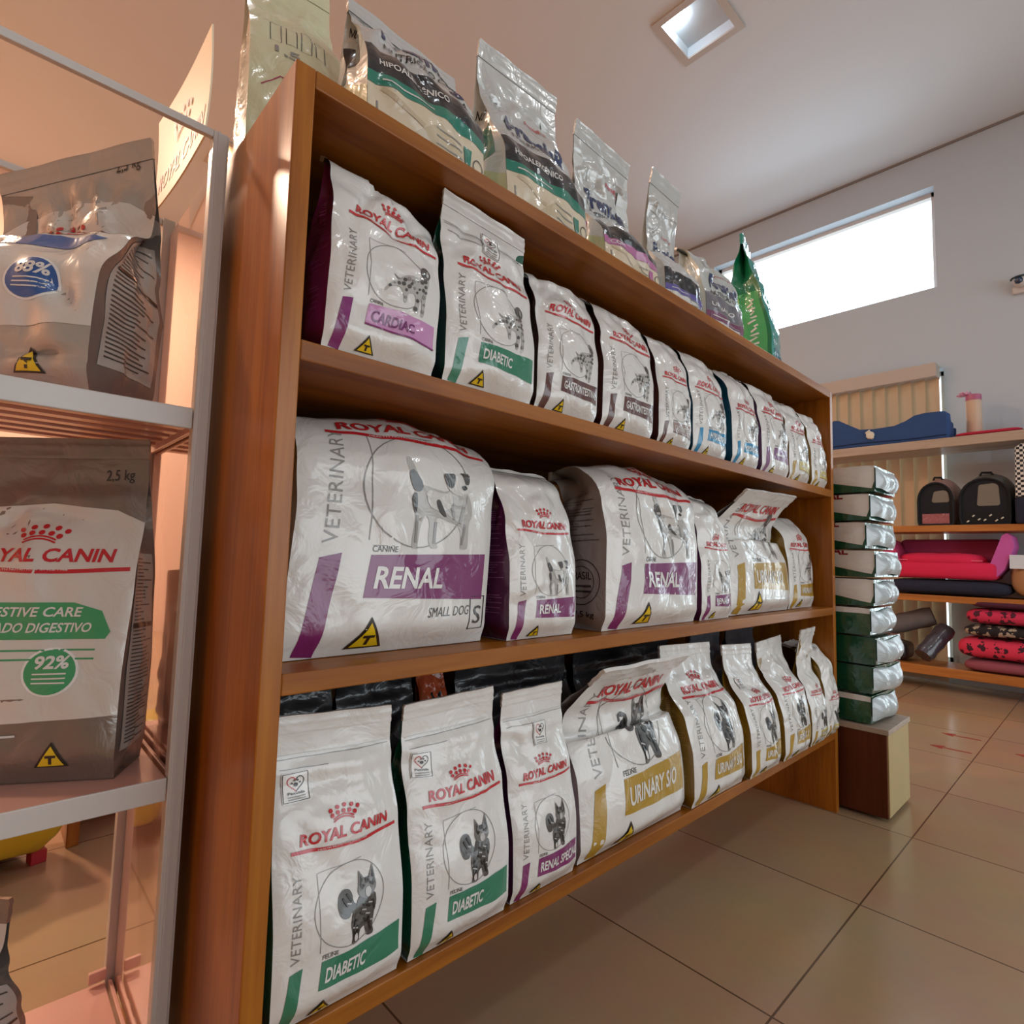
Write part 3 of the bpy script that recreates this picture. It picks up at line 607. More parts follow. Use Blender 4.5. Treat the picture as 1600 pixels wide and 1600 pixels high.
# ------------------------------------------------------------------ bags on top
NAVY = film('#26355f'); BLK = film('#1f1d20'); BEI = film('#d6c7ac', .4); BEI2 = film('#c4b496', .4); SILV = film('#c6c6c3', .26, .18, .7); PGRN = film('#1f7a66')
def premier(band, bcol, line=None, word='HIPOALERGÊNICO', bottom=BEI, low=.46, dark=BLK, ty=.98):
    def go(p):
        A = p.len/p.w
        p.poly([(0, 0), (1, 0), (1, low), (0, low)], bottom, 1)
        p.poly([(.1, .05), (.55, low*.9), (.95, .1), (.9, .02), (.12, .02)], BEI2 if bottom is BEI else LIGHT, 2)
        p.stroke([(.1, low-.02), (.4, low*.66)], .03, BEI2, 2)
        p.poly([(0, low), (1, low), (1, low+.09), (0, low+.09)], bcol, 2)
        if band: p.text(band, (.1, low+.02), (.1+.06*len(band), low+.02), .05, WHITE, 3)
        else: p.stroke([(.1, low+.045), (.5, low+.045)], .012, LIGHT, 3)
        p.poly([(0, low+.09), (1, low+.09), (1, low+.22), (.62, low+.30), (.3, low+.33), (0, low+.33)], dark, 2)
        p.text(word, (.08, low+.16), (.62, low+.16), .05, WHITE, 3, .02)
        y = ty
        p.text('PremieR', (.14, y), (.9, y), .19, NAVY, 2, .035, .05)
        p.text('NUTRIÇÃO CLÍNICA', (.16, y-.1), (.92, y-.1), .06, INK, 2, .01)
        p.text('PremieR pet', (.5, y+.34), (.8, y+.34), .05, RED, 2, .01)
        p.stroke([(.1, y+.28), (.2, y+.28), (.2, y+.4), (.1, y+.4)], .008, GREY, 2, True)
        for q in range(5): p.stroke([(.5, .36-q*.065), (.74, .36-q*.065)], .012, GREY, 3)
        p.poly([(.77, .08), (.85, .08), (.85, .38), (.77, .38)], bcol, 3); p.text('2,5', (.785, .2), (.84, .2), .06, WHITE, 4)
        p.ring((.93, .3), .05, .008, DGREY, 3, 20); p.stroke([(.07, .12), (.07, .34)], .012, GREY, 3)
    return go
def prem_side(col):
    def go(p):
        p.text('NUTRIÇÃO', (.1, 2.15), (.95, 2.15), .16, INK, 1); p.poly([(.2, 1.2), (.8, 1.2), (.8, 1.9), (.2, 1.9)], col, 1)
        p.text('H', (.36, 1.45), (.6, 1.45), .2, WHITE, 2, .03); p.poly([(0, 0), (1, 0), (1, .75), (.55, 1.0), (0, .55)], film('#cfd6a8'), 1)
        p.ring((.55, .45), .2, .04, NAVY, 2, 20)
    return go
GT = 'clinical food bags along the top of the shelf'
PREMS = dict(
 a=dict(th=[(0,0),(.3,2),(.55,8),(.8,16),(1,10)], dp=[(0,.85),(.1,1),(.45,.97),(.7,.62),(.9,.2),(1,.04)]),
 b=dict(th=[(0,0),(.35,3),(.55,10),(.7,6),(.85,-4),(1,-8)], dp=[(0,.85),(.1,1),(.36,.98),(.6,.5),(.8,.14),(.9,.05),(1,.02)]),
 c=dict(th=[(0,0),(.3,5),(.42,20),(.52,4),(.7,-10),(1,-12)], dp=[(0,.85),(.1,1),(.3,1),(.42,.6),(.54,.2),(.8,.06),(1,.02)]))
bag('food bag with a dark band and green stripe, leaning back, first branded bag on top', GT, .505, .765, ZT, .235, .12, .305, PREMS['a'], 101, premier('', PGRN), prem_side(BLK), None, mfront=SILV, mside='#cfd6d3', seal=.03, amp=2.6, zip_=False)
bag('food bag with a green stripe and peaked silver top, second branded bag on top', GT, .800, .765, ZT, .235, .12, .40, PREMS['b'], 102, premier('', PGRN), prem_side(PGRN), None, mfront=SILV, mside='#d8dedb', seal=.035, amp=2.4, sway=-.03, zip_=False)
bag('food bag with a pink stripe and crumpled bent neck, on the shelf top', GT, 1.095, .765, ZT, .215, .12, .37, PREMS['c'], 103, premier('COR', film('#b56a9a'), word='', low=.42, ty=1.18), prem_side(film('#b56a9a')), None, mfront=SILV, mside='#d4d6d4', seal=.035, amp=2.8, sway=-.06, zip_=False)
bag('food bag with a violet stripe and tall narrow upright neck, on the shelf top', GT, 1.325, .765, ZT, .185, .11, .405, PREMS['c'], 104, premier('', film('#5d5599'), word='', bottom=LIGHT, low=.36, ty=1.22), None, None, mfront=SILV, mside='#cfd4d2', seal=.04, amp=2.2, sway=-.02, wd=[(0,1),(.4,1),(.6,.75),(1,.78)])
bag('rounded food bag with a plum stripe below grey lettering, on the shelf top', GT, 1.575, .775, ZT, .235, .12, .305, 'softcurl', 105, premier('', film('#75335a'), word='URINÁRIO', bottom=LIGHT, low=.28, dark=film('#6d6a70'), ty=.72), None, None, mfront=film('#b5b8b4'), mside='#cfd8d4', seal=.012, amp=2.2, zip_=False)
GRN = film('#1d8a5c', .2, 0, .8)
def green_side(p):
    p.poly([(.1, .12), (.92, .12), (.92, 1.9), (.1, 1.9)], film('#4fae6a', .2, 0, .8), 1)
    [p.stroke([(.58+.05*math.sin(q*3), .35+q*.2), (.72, .42+q*.2), (.62+.06*math.cos(q*2), .47+q*.2), (.76, .5+q*.2)], .045, WHITE, 2) for q in range(7)]; p.stroke([(.3, .2), (.3, 1.8)], .02, film('#cfe08a'), 2)
bag('tall green food bag with a pinched pointed top, last on the shelf top', GT, 1.955, .79, ZT, .17, .16, .52, dict(th=[(0,0),(.4,2),(.7,4),(1,0)], dp=[(0,.85),(.1,1),(.3,.98),(.6,.66),(.85,.3),(.97,.08),(1,.05)]), 106, lambda p: (p.poly([(.1, .2), (.9, .2), (.9, .6), (.1, .6)], film('#2f6d7a'), 1), p.text('ME', (.2, .25), (.7, .25), .25, film('#1c4a5a'), 2)), green_side, None, mfront=film('#2f8f86', .2, 0, .8), mside='#157a52', mtop=film('#2f8f86', .2, 0, .8), seal=.04, amp=1.8, yaw=R(16), zip_=False)
# cream bag at the near end, seen from its back and side
def cream_back(p):
    for k in range(4): p.stroke([(.2+.16*k, 1.55), (.31+.16*k, 1.55), (.31+.16*k, 1.85), (.2+.16*k, 1.85)], .01, DGREY, 1, True)
    p.text('1,5', (.24, 1.36), (.5, 1.36), .1, GREY, 2); p.stroke([(.12, .9), (.3, 1.05), (.42, 1.0)], .015, film('#a3305a'), 1)
    p.ring((.9, .62), .06, .02, NAVY, 1, 20)
def cream_side(p): side_print(p, None, ink=GREY, v0=.3)
bag('cream food bag with blank boxes, at the near end of the shelf top', GT, .352, .932, ZT, .155, .12, .47, 'lean', 107, cream_back, cream_side, None, mfront=film('#d5d2ae', .3), mside='#c9c8b4', seal=.03, amp=1.6, yaw=R(-8), zip_=False)

# ------------------------------------------------------------------ riser box and the stack of green bags
t = thing('riser_box', 'brown wooden riser box with a pale yellow front, under the green stack', 'wooden box', (2.275, .555, 0))
mb = MB(); mb.box((0, .004, .012), (.275, .42, .285), 0, .002); mb.build('carcass', wood('dark_stained_panel', '#3f1a0b', '#51230f', '#632d14', 'z', .4, .15), t)
mb = MB(); mb.box((-.004, -.004, .285), (.279, .424, .303), 0, .002); mb.build('top_board', GREYWOOD, t)
mb = MB(); mb.box((.006, .0, .016), (.269, .004, .284)); mb.build('front_panel', PLYWOOD, t)
DG = film('#0f4f35', .25); STG = 'green and white food bags stacked on the riser box'
def st_side(white, word):
    def go(p):
        if white: p.poly([(.42, 0), (1, 0), (1, 5), (.55, 5), (.5, 2), (.12, .1)] if white == 1 else [(.8, 0), (1, 0), (1, 5), (.8, 5)], WHITE, 1)
        if word: p.text('ROYAL', (.84, 2.4), (.84, .9), .3, film('#8c1f2c'), 2, .03)
    return go
names = ['lowest', 'second from the bottom', 'third from the bottom', 'fourth from the bottom', 'fifth, in the middle', 'sixth from the bottom', 'third from the top', 'second from the top', 'topmost']
zz = .3075
for k in range(9):
    hh = .0938
    w_ = .262+.012*math.sin(k*2.3)
    wh = [2, 0, 0, 2, 1, 1, 1, 1, 1][k]
    d = hh
    # lying bag: length runs away from the aisle, printed face up
    o = bag('green and white food bag lying flat, %s of the stack' % names[k], STG, 2.292+w_/2+.004*math.sin(k*1.7), 0, 0, w_, d, .50, 'lie', 120+k, (lambda p: (p.poly([(.05, .1), (.95, .1), (.95, 1.7), (.05, 1.7)], WHITE, 1), p.text('ROYAL CANIN', (.85, .95), (.15, .95), .12, RED, 2, .03))), st_side(wh, k in (5, 6, 7)), st_side(wh, 0),
            mfront=DG, mside=DG, seal=.012, amp=.35, bul=.002, tilt=0, zip_=False, Lfix=.48, rot=(R(-90), 0, R(-2.5-2.5*math.sin(k*1.3))))
    o.location = (o.location.x, .592+.012*math.sin(k*2.1+1), zz+d/2)
    # rolled silvery base of the bag
    mb = MB(); nn = 24; ny = 8; P = []
    for j in range(ny+1):
        v = j/ny; r_ = []
        for i in range(nn+1):
            s_ = i/nn*2-1; t_ = v*2-1
            r_.append((s_*w_/2*.95, t_*d/2*.80+.004*math.sin(s_*3+k), -.003-.012*(t_+1)/2*(1-abs(s_)**6)-.020*(1-abs(s_)**4)*(1-t_**2)-.004*math.sin(7*s_+k)*(1-t_**2)*(1-s_*s_)))
        P.append(r_)
    mb.grid(P, 0, flip=False); p_ = Panel(P, w_, mb, [film('#b4bcbe', .3, .1, .35, .3)], 1, d*.8)
    p_.stroke([(.42+.04*math.sin(k), .02), (.42+.04*math.sin(k), .33)], .012, MID, 1); p_.stroke([(.5, .24), (.52, .30)], .02, RED, 1)
    for q in range(4): p_.stroke([(.56+.09*q, .22), (.6+.09*q, .22)], .015, LIGHT, 1)
    mb.build('base_fold', p_.slots, o, 70)
    zz += d+.0074
# ------------------------------------------------------------------ white rack at the left
RX1, RY0, RY1, RX0 = .234, .91, 1.25, -.55
ZR = [.104, .5355, 1.055]; RT = 1.485
t = thing('white_rack', 'white metal rack with pinkish shelves beside the wooden shelf', 'rack', (0, RY0, 0))
PN = mat('pink_gloss_panel', '#e2b5a4', .10, .15, 1.0, .03)
def rp(name, a, b_, m_, bev=.0015, extra=None):
    mb = MB(); mb.box(tuple(np.array(a)-(0, RY0, 0)), tuple(np.array(b_)-(0, RY0, 0)), 0, bev)
    if extra: extra(mb)
    return mb.build(name, m_, t)
for x in (RX0, RX1-.020):
    for y in (RY0, RY1-.02):
        def lip(mb, x=x, y=y):
            mb.box((x+.020, y-RY0+.003, 0), (x+.0225, y-RY0+.02, RT)); mb.box((x+.006, y-RY0-.0015, 0), (x+.009, y-RY0, RT))
        rp('post', (x, y, 0), (x+.020, y+.02, RT), WHITEMETAL, .0015, lip if y == RY0 else None)
for y in (RY0, RY1-.014): rp('top_rail', (RX0+.02, y, RT-.012), (RX1-.02, y+.010, RT), WHITEMETAL)
for z in ZR:
    def ribs(mb, z=z):
        for k in range(6): mb.box((RX0+.02, .03+k*.05, z-.024), (RX1-.022, .052+k*.05, z-.014))
    rp('shelf_tray', (RX0+.02, RY0+.002, z-.016), (RX1-.021, RY1-.021, z), PINKMETAL, .0015, ribs)
    rp('shelf_lip', (RX0+.02, RY0+.0005, z-.03), (RX1-.021, RY0+.005, z+.001), WHITEMETAL)
    rp('shelf_end', (RX1-.016, RY0+.022, z-.03), (RX1-.010, RY1-.022, z), PINKMETAL)
rp('side_panel', (RX1-.007, RY0+.021, .1), (RX1-.004, RY1-.021, RT-.03), PN, 0)
for z in (.14,): rp('bracket', (RX1-.045, RY1-.03, z-.03), (RX1-.02, RY1-.022, z-.012), PINKMETAL)
# header sign on the rack side
t2 = thing('header_sign', 'cream shop sign with red lettering standing inside the rack side', 'sign', (.205, .93, 1.50))
def sgn(a, b): # a: 0 near .. 1 far, b: 0 bottom .. 1 top
    y = a*.30; z0 = -.02+.0*a; z1 = .165-.0*a
    x = .004*math.sin(a*3)-.012*a
    return (x+.004*math.sin(b*3), y, z0+(z1-z0)*b-.012*(1-abs(2*a-1))*0)
P = [[sgn(1-i/20, j/10) for i in range(21)] for j in range(11)]
mb = MB(); mb.grid(P, 0); mb.grid([[(x+.0025, y, z) for x, y, z in r_] for r_ in P], 0, flip=True)
for a_, b_ in ((P[0], 0), (P[-1], 1)):
    q_ = [(x+.0025, y, z) for x, y, z in a_]; mb.grid([a_, q_], 0, flip=b_ == 0)
for i in (0, -1):
    a_ = [r_[i] for r_ in P]; q_ = [(x+.0025, y, z) for x, y, z in a_]; mb.grid([a_, q_], 0, flip=i == -1)
SP_ = mat('cream_card', '#efdfc0', .55); sl = [SP_]; p_ = Panel(P, .30, mb, sl, 1, .185)
SR = mat('red_print', '#c03028', .5)
p_.text('ROYAL CANIN', (.08, .10), (.94, .10), .12, SR, 1, .02, .1); crown(p_, .47, .44, .3, SR)
mb.build('board', sl, t2, 40)
# bags in the rack
GB = film('#8a8078', .28, .55, .6); GBL = film('#857f7a', .28, .5, .6); RWH = film('#d6d1c9', .32, .1)
def rack_print(p, word1, word2, col, pct, round_badge=True, lv=1.24):
    top = lv+.43
    p.poly([(0, .36), (1, .40), (1, top-.12), (.85, top-.03), (.5, top+.01), (.15, top-.02), (0, top-.1)], RWH, 1)
    brand(p, lv, .06, .97)
    G = film(col)
    p.poly([(.2, lv-.4), (.9, lv-.4), (.92, lv-.36), (.86, lv-.24), (.72, lv-.19), (.2, lv-.19)] if word1 else [(.3, lv-.2), (.75, lv-.2), (.9, lv-.1), (.6, lv-.06), (.3, lv-.1)], G, 2)
    p.text(word1, (.2, lv-.27), (.76, lv-.27), .055, WHITE, 3, .02, .15); p.text(word2, (.2, lv-.36), (.82, lv-.36), .055, WHITE, 3, .02, .15)
    for q in range(2 if word1 else 0): p.stroke([(.3, lv-.46-q*.05), (.86, lv-.46-q*.05)], .01, G, 2)
    c = (.66, .66)
    p.disc(c, .135, PURE, 2, 30); p.disc(c, .122, G, 3, 30); p.text(pct, (c[0]-.08, c[1]+.02), (c[0]+.085, c[1]+.02), .07, WHITE, 4, .03, .1)
    for q in range(3): p.stroke([(c[0]-.08, c[1]-.01-q*.025), (c[0]+.08, c[1]-.01-q*.025)], .008, WHITE, 4)
    p.text('2,5 kg', (.76, top+.16), (.92, top+.17), .07, INK, 2, .0, .1); triangle(p, (.70, .12), .17)
    p.stroke([(.3, .31), (.52, .31)], .012, LIGHT, 2)
def rack_side(p):
    A = p.len/p.w
    p.poly([(.12, .35), (.92, .35), (.92, A*.68), (.12, A*.68)], film('#b0aaa2'), 1)
    rg = random.Random(8); v = A*.66
    while v > .42:
        p.stroke([(.17, v), (.17+rg.uniform(.3, .7), v)], .018, DGREY, 2); v -= .05
    p.poly([(.15, A*.44), (.9, A*.44), (.9, A*.455), (.15, A*.455)], INK, 3)
GR = 'grey food bags in the white rack'
ca = R(-30)
o = bag('grey and white food bag with a green oval, on the rack middle shelf', GR, 0, 0, ZR[1], .235, .105, .472, 'upright', 141, lambda p: rack_print(p, 'DIGESTIVE CARE', 'CUIDADO DIGESTIVO', '#3f9a63', '92%'), None, rack_side, mfront=GB, mside=GBL, seal=.03, amp=1.2, zip_=False)
def place(o, corner, w_, d, a):  # put the front right bottom corner of a yawed bag at a spot
    o.rotation_euler = (0, 0, a); c, s = math.cos(a), math.sin(a); lx, ly = w_/2, -d/2
    o.location = (corner[0]-(c*lx-s*ly), corner[1]-(s*lx+c*ly), o.location.z)
place(o, (.155, .945), .235, .105, R(-30))
o = bag('crumpled grey food bag with a blue badge, on the rack upper shelf', GR, 0, 0, ZR[2], .25, .135, .40, dict(th=[(0,0),(.35,4),(.5,16),(.62,30),(.8,-8),(1,-14)], dp=[(0,.85),(.1,1),(.42,1),(.58,.6),(.72,.16),(.86,.04),(1,.02)]), 142,
    lambda p: rack_print(p, '', '', '#2f5a9a', '88%', lv=1.16), None, rack_side, mfront=film('#b3ada4', .25, .3, .65), mside=GBL, seal=.03, amp=3.2, tilt=.03, zip_=False)
place(o, (.088, .935), .25, .135, R(-46))
o = bag('grey food bag with printed side lying low at the rack bottom', GR, 0, 0, ZR[0], .25, .14, .275, 'lean', 143, lambda p: rack_print(p, 'DIGESTIVE CARE', 'CUIDADO DIGESTIVO', '#3f9a63', '92%'), None, rack_side, mfront=GB, mside=film('#6f6a66', .3, .4), seal=.03, amp=1.6)
place(o, (.0, .955), .25, .14, R(-42))
o = bag('cream food bag with dark lettering at the back of the rack middle shelf', GR, .135, 1.155, ZR[1], .12, .05, .28, 'lean', 144, lambda p: (p.text('PREMIER', (.1, .9), (.9, 1.1), .22, INK, 1, .03), p.text('NUTRIÇÃO', (.15, .65), (.8, .78), .1, INK, 1)), None, None, mfront=film('#e3cdb8'), mside='#5d4a72', seal=.03, amp=2.5, zip_=False)

# ------------------------------------------------------------------ aisle behind the rack
def sack(name, label, cat, loc, size, m_, rot=0, seed=0, group=None):
    rg = np.random.RandomState(seed); ph = rg.uniform(0, 6, 6); mb = MB(); n = 28; k = 16; P = []
    for j in range(k+1):
        v = j/k*math.pi-math.pi/2; r_ = []
        for i in range(n):
            a = 2*math.pi*i/n; sq = lambda q, e: math.copysign(abs(q)**e, q)
            x = sq(math.cos(v), .35)*sq(math.cos(a), .35); y = sq(math.cos(v), .35)*sq(math.sin(a), .35); z = sq(math.sin(v), .6)
            w_ = 1+.05*math.sin(5*x+ph[0]+3*z)*math.sin(4*y+ph[1])+.03*math.sin(11*z+ph[2]+4*x)
            r_.append((x*size[0]/2*w_, y*size[1]/2*w_, (z*w_+1)*size[2]/2))
        P.append(r_)
    mz = min(p[2] for r_ in P for p in r_); P = [[(x, y, z-mz) for x, y, z in r_] for r_ in P]
    mb.grid(P, 0, close_u=True); mb.add(P[-1], [tuple(range(n))]); o = mb.build(name, m_, None, 70); o.location = loc; o.rotation_euler = (0, 0, rot)
    return tag(o, label, cat, group)
t = thing('low_stand', 'low stand on red legs in the aisle behind the rack', 'stand', (-.02, 1.95, 0), (0, 0, R(14)))
mb = MB(); mb.box((-.28, .05, .033), (.215, .36, .040), 0, .002); mb.build('deck', mat('stand_deck', '#5a4a3e', .6), t)
REDP = mat('red_paint', '#b3202a', .45)
for x in (-.26, .19):
    for y in (.01, .31):
        mb = MB(); mb.box((x, y, 0), (x+.035, y+.035, .033), 0, .002); mb.build('leg', REDP, t)
sack('feed_sack', 'yellow feed sack on the low stand behind the rack', 'sack', (.105, 2.035, .0405), (.23, .21, .30), mat('yellow_sack', '#cfae22', .45, coat=.3, bump=(20, .2)), R(14), 1, 'sacks in the aisle behind the rack')
sack('feed_sack', 'pinkish orange feed sack beside the yellow sack', 'sack', (-.135, 1.99, .0405), (.22, .23, .32), mat('peach_sack', '#e79478', .45, coat=.3, bump=(20, .2)), R(14), 2, 'sacks in the aisle behind the rack')
sack('feed_sack', 'orange red feed sack on the floor behind the brown shelf end', 'sack', (.475, 2.33, 0), (.36, .30, .62), mat('orange_sack', '#c8492c', .5, coat=.3, bump=(20, .2)), 0, 3, 'sacks in the aisle behind the rack')
bag('shiny orange packet standing behind the second green-banded cat bag', 'dark bags at the back of the lower shelf', .712, .93, Z3, .07, .06, .385, 'lean', 91, lambda p: p.text('V', (.3, 4.2), (.7, 4.2), .5, INK, 1, .02), None, None, mfront=film('#d9623a', .25, 0, .7), mside='#b04a2a', seal=.02, zip_=False, amp=2)['group'] = 'packets at the back of the lower shelf'
t = thing('rear_shelf', 'brown wooden shelf standing along the back aisle', 'shelf unit', (-.022, 2.06, 0))
for a, b_, nm in [((.262, 0, 0), (.292, .5, .9), 'side_panel'), ((1.3, 0, 0), (1.33, .5, .9), 'side_panel'), ((.292, .0, .87), (1.3, .5, .9), 'top_board'), ((.292, .48, 0), (1.3, .5, .87), 'back_panel')]:
    mb = MB(); mb.box(a, b_, 0, .003); mb.build(nm, WOODZ, t)

# ------------------------------------------------------------------ far wall shelf with beds and carriers
FX, FD = 4.90, .34
t = thing('wall_shelf', 'open wooden shelf on the far wall holding pet beds and carriers', 'shelf unit', (FX, 0, 0))
for k, (z, th_, m_) in enumerate([(1.765, .065, GREYWOOD), (1.15, .045, WOODFAR), (.660, .045, WOODFAR), (.168, .062, WOODFAR)]):
    mb = MB(); mb.box((0, -.6, z-th_), (FD, 2.46, z), 0, .003); mb.build('shelf_board', m_, t)
for y in (-.64, 2.46):
    mb = MB(); mb.box((0, y, 0), (FD, y+.04, 1.765), 0, .003); mb.build('side_panel', WOODFAR, t)
FAB = lambda nm, c, var=.08: mat(nm, c, .9, bump=(90, .4, 0, .004), var=var)
NAVYF = FAB('navy_plush', '#2b4a7c'); PINKF = FAB('hot_pink_plush', '#d6224f'); MAUVF = FAB('mauve_plush', '#c35aa6'); DNAVY = FAB('dark_navy_cloth', '#1d2236'); TAN = FAB('tan_plush', '#b18b66')
# navy sofa bed on the top board
t = thing('pet_sofa_bed', 'navy blue plush pet bed with a dipped front, on the top board', 'pet bed', (FX+.03, 1.17, 1.766))
def prism(mb, prof, x0, x1, m_=0, r=.012):
    n = len(prof); xs = [(x0, .96), (x0+r, 1), (x1-r, 1), (x1, .96)]
    cy = sum(p[0] for p in prof)/n; cz = sum(p[1] for p in prof)/n
    P = [[(x, cy+(y-cy)*s, cz+(z-cz)*s) for y, z in prof] for x, s in xs]; mb.grid(P, m_, True, True)
    mb.add(P[0], [tuple(range(n))[::-1]], m_); mb.add(P[-1], [tuple(range(n))], m_)
top = [(-.388, .12), (-.385, .18), (-.36, .20), (-.26, .205), (-.19, .195), (-.13, .16), (-.06, .135), (.08, .13), (.18, .14), (.26, .19), (.33, .235), (.36, .24), (.385, .215)]
prof = [(-.38, .0), (.38, .0)]+[(y, z) for y, z in top[::-1]]
mb = MB(); prism(mb, [(y, z) for y, z in prof], 0, .07); o = mb.build('front_wall', NAVYF, t, 40)
mb = MB(); prism(mb, [(-.38, 0), (.38, 0), (.385, .11), (-.385, .11)], .21, .28); mb.build('back_wall', NAVYF, t, 40)
mb = MB(); mb.box((.07, -.38, 0), (.21, -.31, .15), 0, .015); mb.build('side_wall', NAVYF, t, 50)
mb = MB(); mb.box((.07, .31, 0), (.21, .38, .15), 0, .015); mb.build('side_wall', NAVYF, t, 50)
mb = MB(); mb.box((.07, -.31, 0), (.21, .31, .08), 0, .02); mb.build('cushion', NAVYF, t, 50)
mb = MB(); mb.tube([(-.003, y, .028+.004*math.sin(y*9)) for y in [-.37+.037*k for k in range(21)]], .004, n=6); mb.build('piping', FAB('navy_piping', '#1d3560'), t, 60)
mb = MB(); mb.lathe([(0, .012), (.02, .01), (.024, 0), (.0, -.002)], n=10)
mb.tube([(-.01, 0, .0), (.02, .02, .004), (.028, .0, .004)], .008); mb.tube([(.0, 0, 0), (-.022, -.014, .003)], .009)
o = mb.build('emblem', mat('cream_patch', '#d8d3c2', .6), t, 60); o.scale = (1.25, 1.25, 1); o.location = (-.004, .10, .085); o.rotation_euler = (0, R(-90), 0)
# red mat and blue mat lying on the top board, canister
def pillow(name, lab, cat, loc, size, m_, group=None, ex=.3, seed=0, mat2=None, rot=0, parent=None):
    mb = MB(); n = 40; k = 12; P = []; ph = seed*1.7; sq = lambda q, e: math.copysign(abs(q)**e, q)
    for j in range(k+1):
        v = j/k*math.pi-math.pi/2; P.append([(sq(math.cos(v), .45)*sq(math.cos(a), ex)*size[0]/2, sq(math.cos(v), .45)*sq(math.sin(a), ex)*size[1]/2, (sq(math.sin(v), .7)*(1+.08*math.sin(5*math.cos(a)+ph)*math.sin(6*math.sin(a)+ph))+1)*size[2]/2) for a in [2*math.pi*i/n for i in range(n)]])
    mz = min(p[2] for r_ in P for p in r_); P = [[(x, y, z-mz) for x, y, z in r_] for r_ in P]
    mb.grid(P, 0, close_u=True); o = mb.build(name, m_, parent, 70); o.location = loc; o.rotation_euler = (0, 0, rot)
    if lab: tag(o, lab, cat, group)
    return o
pillow('flat_mat', 'flat red pet mat on the top board beside the navy bed', 'pet mat', (FX+.17, .58, 1.7655), (.28, .36, .032), FAB('red_cloth', '#b3203c'), seed=1)
pillow('flat_mat', 'flat blue pet mat at the right edge of the top board', 'pet mat', (FX+.17, .24, 1.7655), (.28, .28, .05), FAB('blue_cloth', '#2c4f7d'), seed=2)
t = thing('canister', 'tall beige canister with a pink lid and bow', 'canister', (5.13, .672, 1.79))
t.location.z = 1.797
mb = MB(); mb.lathe([(0, 0), (.043, 0), (.046, .01), (.046, .27), (.04, .272), (0, .272)]); mb.build('body', mat('beige_card', '#cdb298', .5), t, 40)
mb = MB(); mb.lathe([(.0475, .255), (.0475, .295), (.04, .3), (0, .3)]); mb.build('lid', mat('pink_lid', '#b0607f', .4), t, 40)
mb = MB()
for a in range(7): mb.tube([(0, .03, .30), (.03*math.cos(a*.9), .045+.03*math.sin(a*.9), .325), (.045*math.cos(a*.9), .05+.045*math.sin(a*.9), .305), (.0, .03, .30)], .006, n=6)
mb.build('bow', mat('pink_ribbon', '#d99ab4', .4), t, 60)
# soft carriers
def carrier(lab, y0, y1, z, h, cl, mesh, L=.32, extra=None, win=None):
    cy = (y0+y1)/2; hw = (y1-y0)/2
    t = thing('pet_carrier', lab, 'pet carrier', (FX+.01, cy, z), group='soft pet carriers on the far shelf')
    prof = [(-hw*.95, 0), (-hw, h*.1), (-hw, h*.55)]+[(-hw*math.cos(a), h*.55+h*.45*math.sin(a)**.9) for a in [math.pi*k/14 for k in range(1, 14)]]+[(hw, h*.55), (hw, h*.1), (hw*.95, 0)]
    prof = prof[::-1]
    mb = MB(); n = len(prof); P = [[(x, p[0]*s-dy, p[1]*k) for p in prof] for x, s, k, dy in [(.012, .985, 1, 0), (.03, 1, 1.02, 0), (.08, 1.02, 1.10, .006), (.14, 1.03, 1.16, .012), (.2, 1.03, 1.17, .016), (L-.03, 1.0, 1.14, .02), (L, .94, 1.08, .02)]]
    mb.grid(P, 0, True, True); mb.add(P[-1], [tuple(range(n))]); mb.add(P[0], [tuple(range(n))[::-1]]); mb.build('shell', cl, t, 50)
    # front frame with mesh window and printed pocket
    mb = MB(); rim = [(0, p[0]*1.0, p[1]) for p in prof]; mb.tube(rim+[rim[0]], .007, n=8); mb.build('edge_binding', FAB('black_binding', '#15161b'), t, 60)
    mb = MB(); P0 = [(.006, p[0]*.97, p[1]*.98+.002) for p in prof]; mb.add(P0, [tuple(range(n))[::-1]]); P1 = [(.012, *q[1:]) for q in P0]; mb.grid([P0, P1], 0, False, True); mb.build('front_panel', FAB('black_canvas', '#14171d', .1), t)
    wy0, wy1, wz0, wz1 = win; pts = []
    for (y, z_, a0) in [(wy1-.02, wz1-.02, 0), (wy0+.03, wz1-.03, 90), (wy0+.01, wz0+.01, 180), (wy1-.01, wz0+.01, 270)]:
        r_ = .03 if a0 == 90 else .015
        pts += [(y+r_*math.cos(R(a0+k*30)), z_+r_*math.sin(R(a0+k*30))) for k in range(4)] if a0 != 90 else [(y+r_*math.cos(R(a0+k*30)), z_+r_*math.sin(R(a0+k*30))) for k in range(4)]
    mb = MB(); mb.add([(.004, y, z_) for y, z_ in pts]+[(.0062, y, z_) for y, z_ in pts], [tuple(range(16))[::-1]]+[(i, (i+1) % 16, (i+1) % 16+16, i+16) for i in range(16)]); mb.build('mesh_window', mesh, t)
    mb = MB(); mb.box((.003, -hw*.78, .012), (.0065, hw*.78, h*.27), 0); k = [extra[0]]
    if extra[1]:
        k.append(extra[1])
        for q in range(7): mb.tube([(.002, -hw*.7+q*hw*.23, h*.12+.02*math.sin(q*4)), (.0015, -hw*.66+q*hw*.23, h*.14+.02*math.sin(q*4))], .009, 1, 8)
    mb.build('front_pocket', k, t)
    mb = MB(); mb.tube([(.10, -hw*.3, h*1.08), (.10, -hw*.22, h*1.16), (.10, hw*.16, h*1.17), (.10, hw*.24, h*1.1)], .008, n=8); mb.build('handle', FAB('black_strap', '#17171a'), t, 60)
    return t
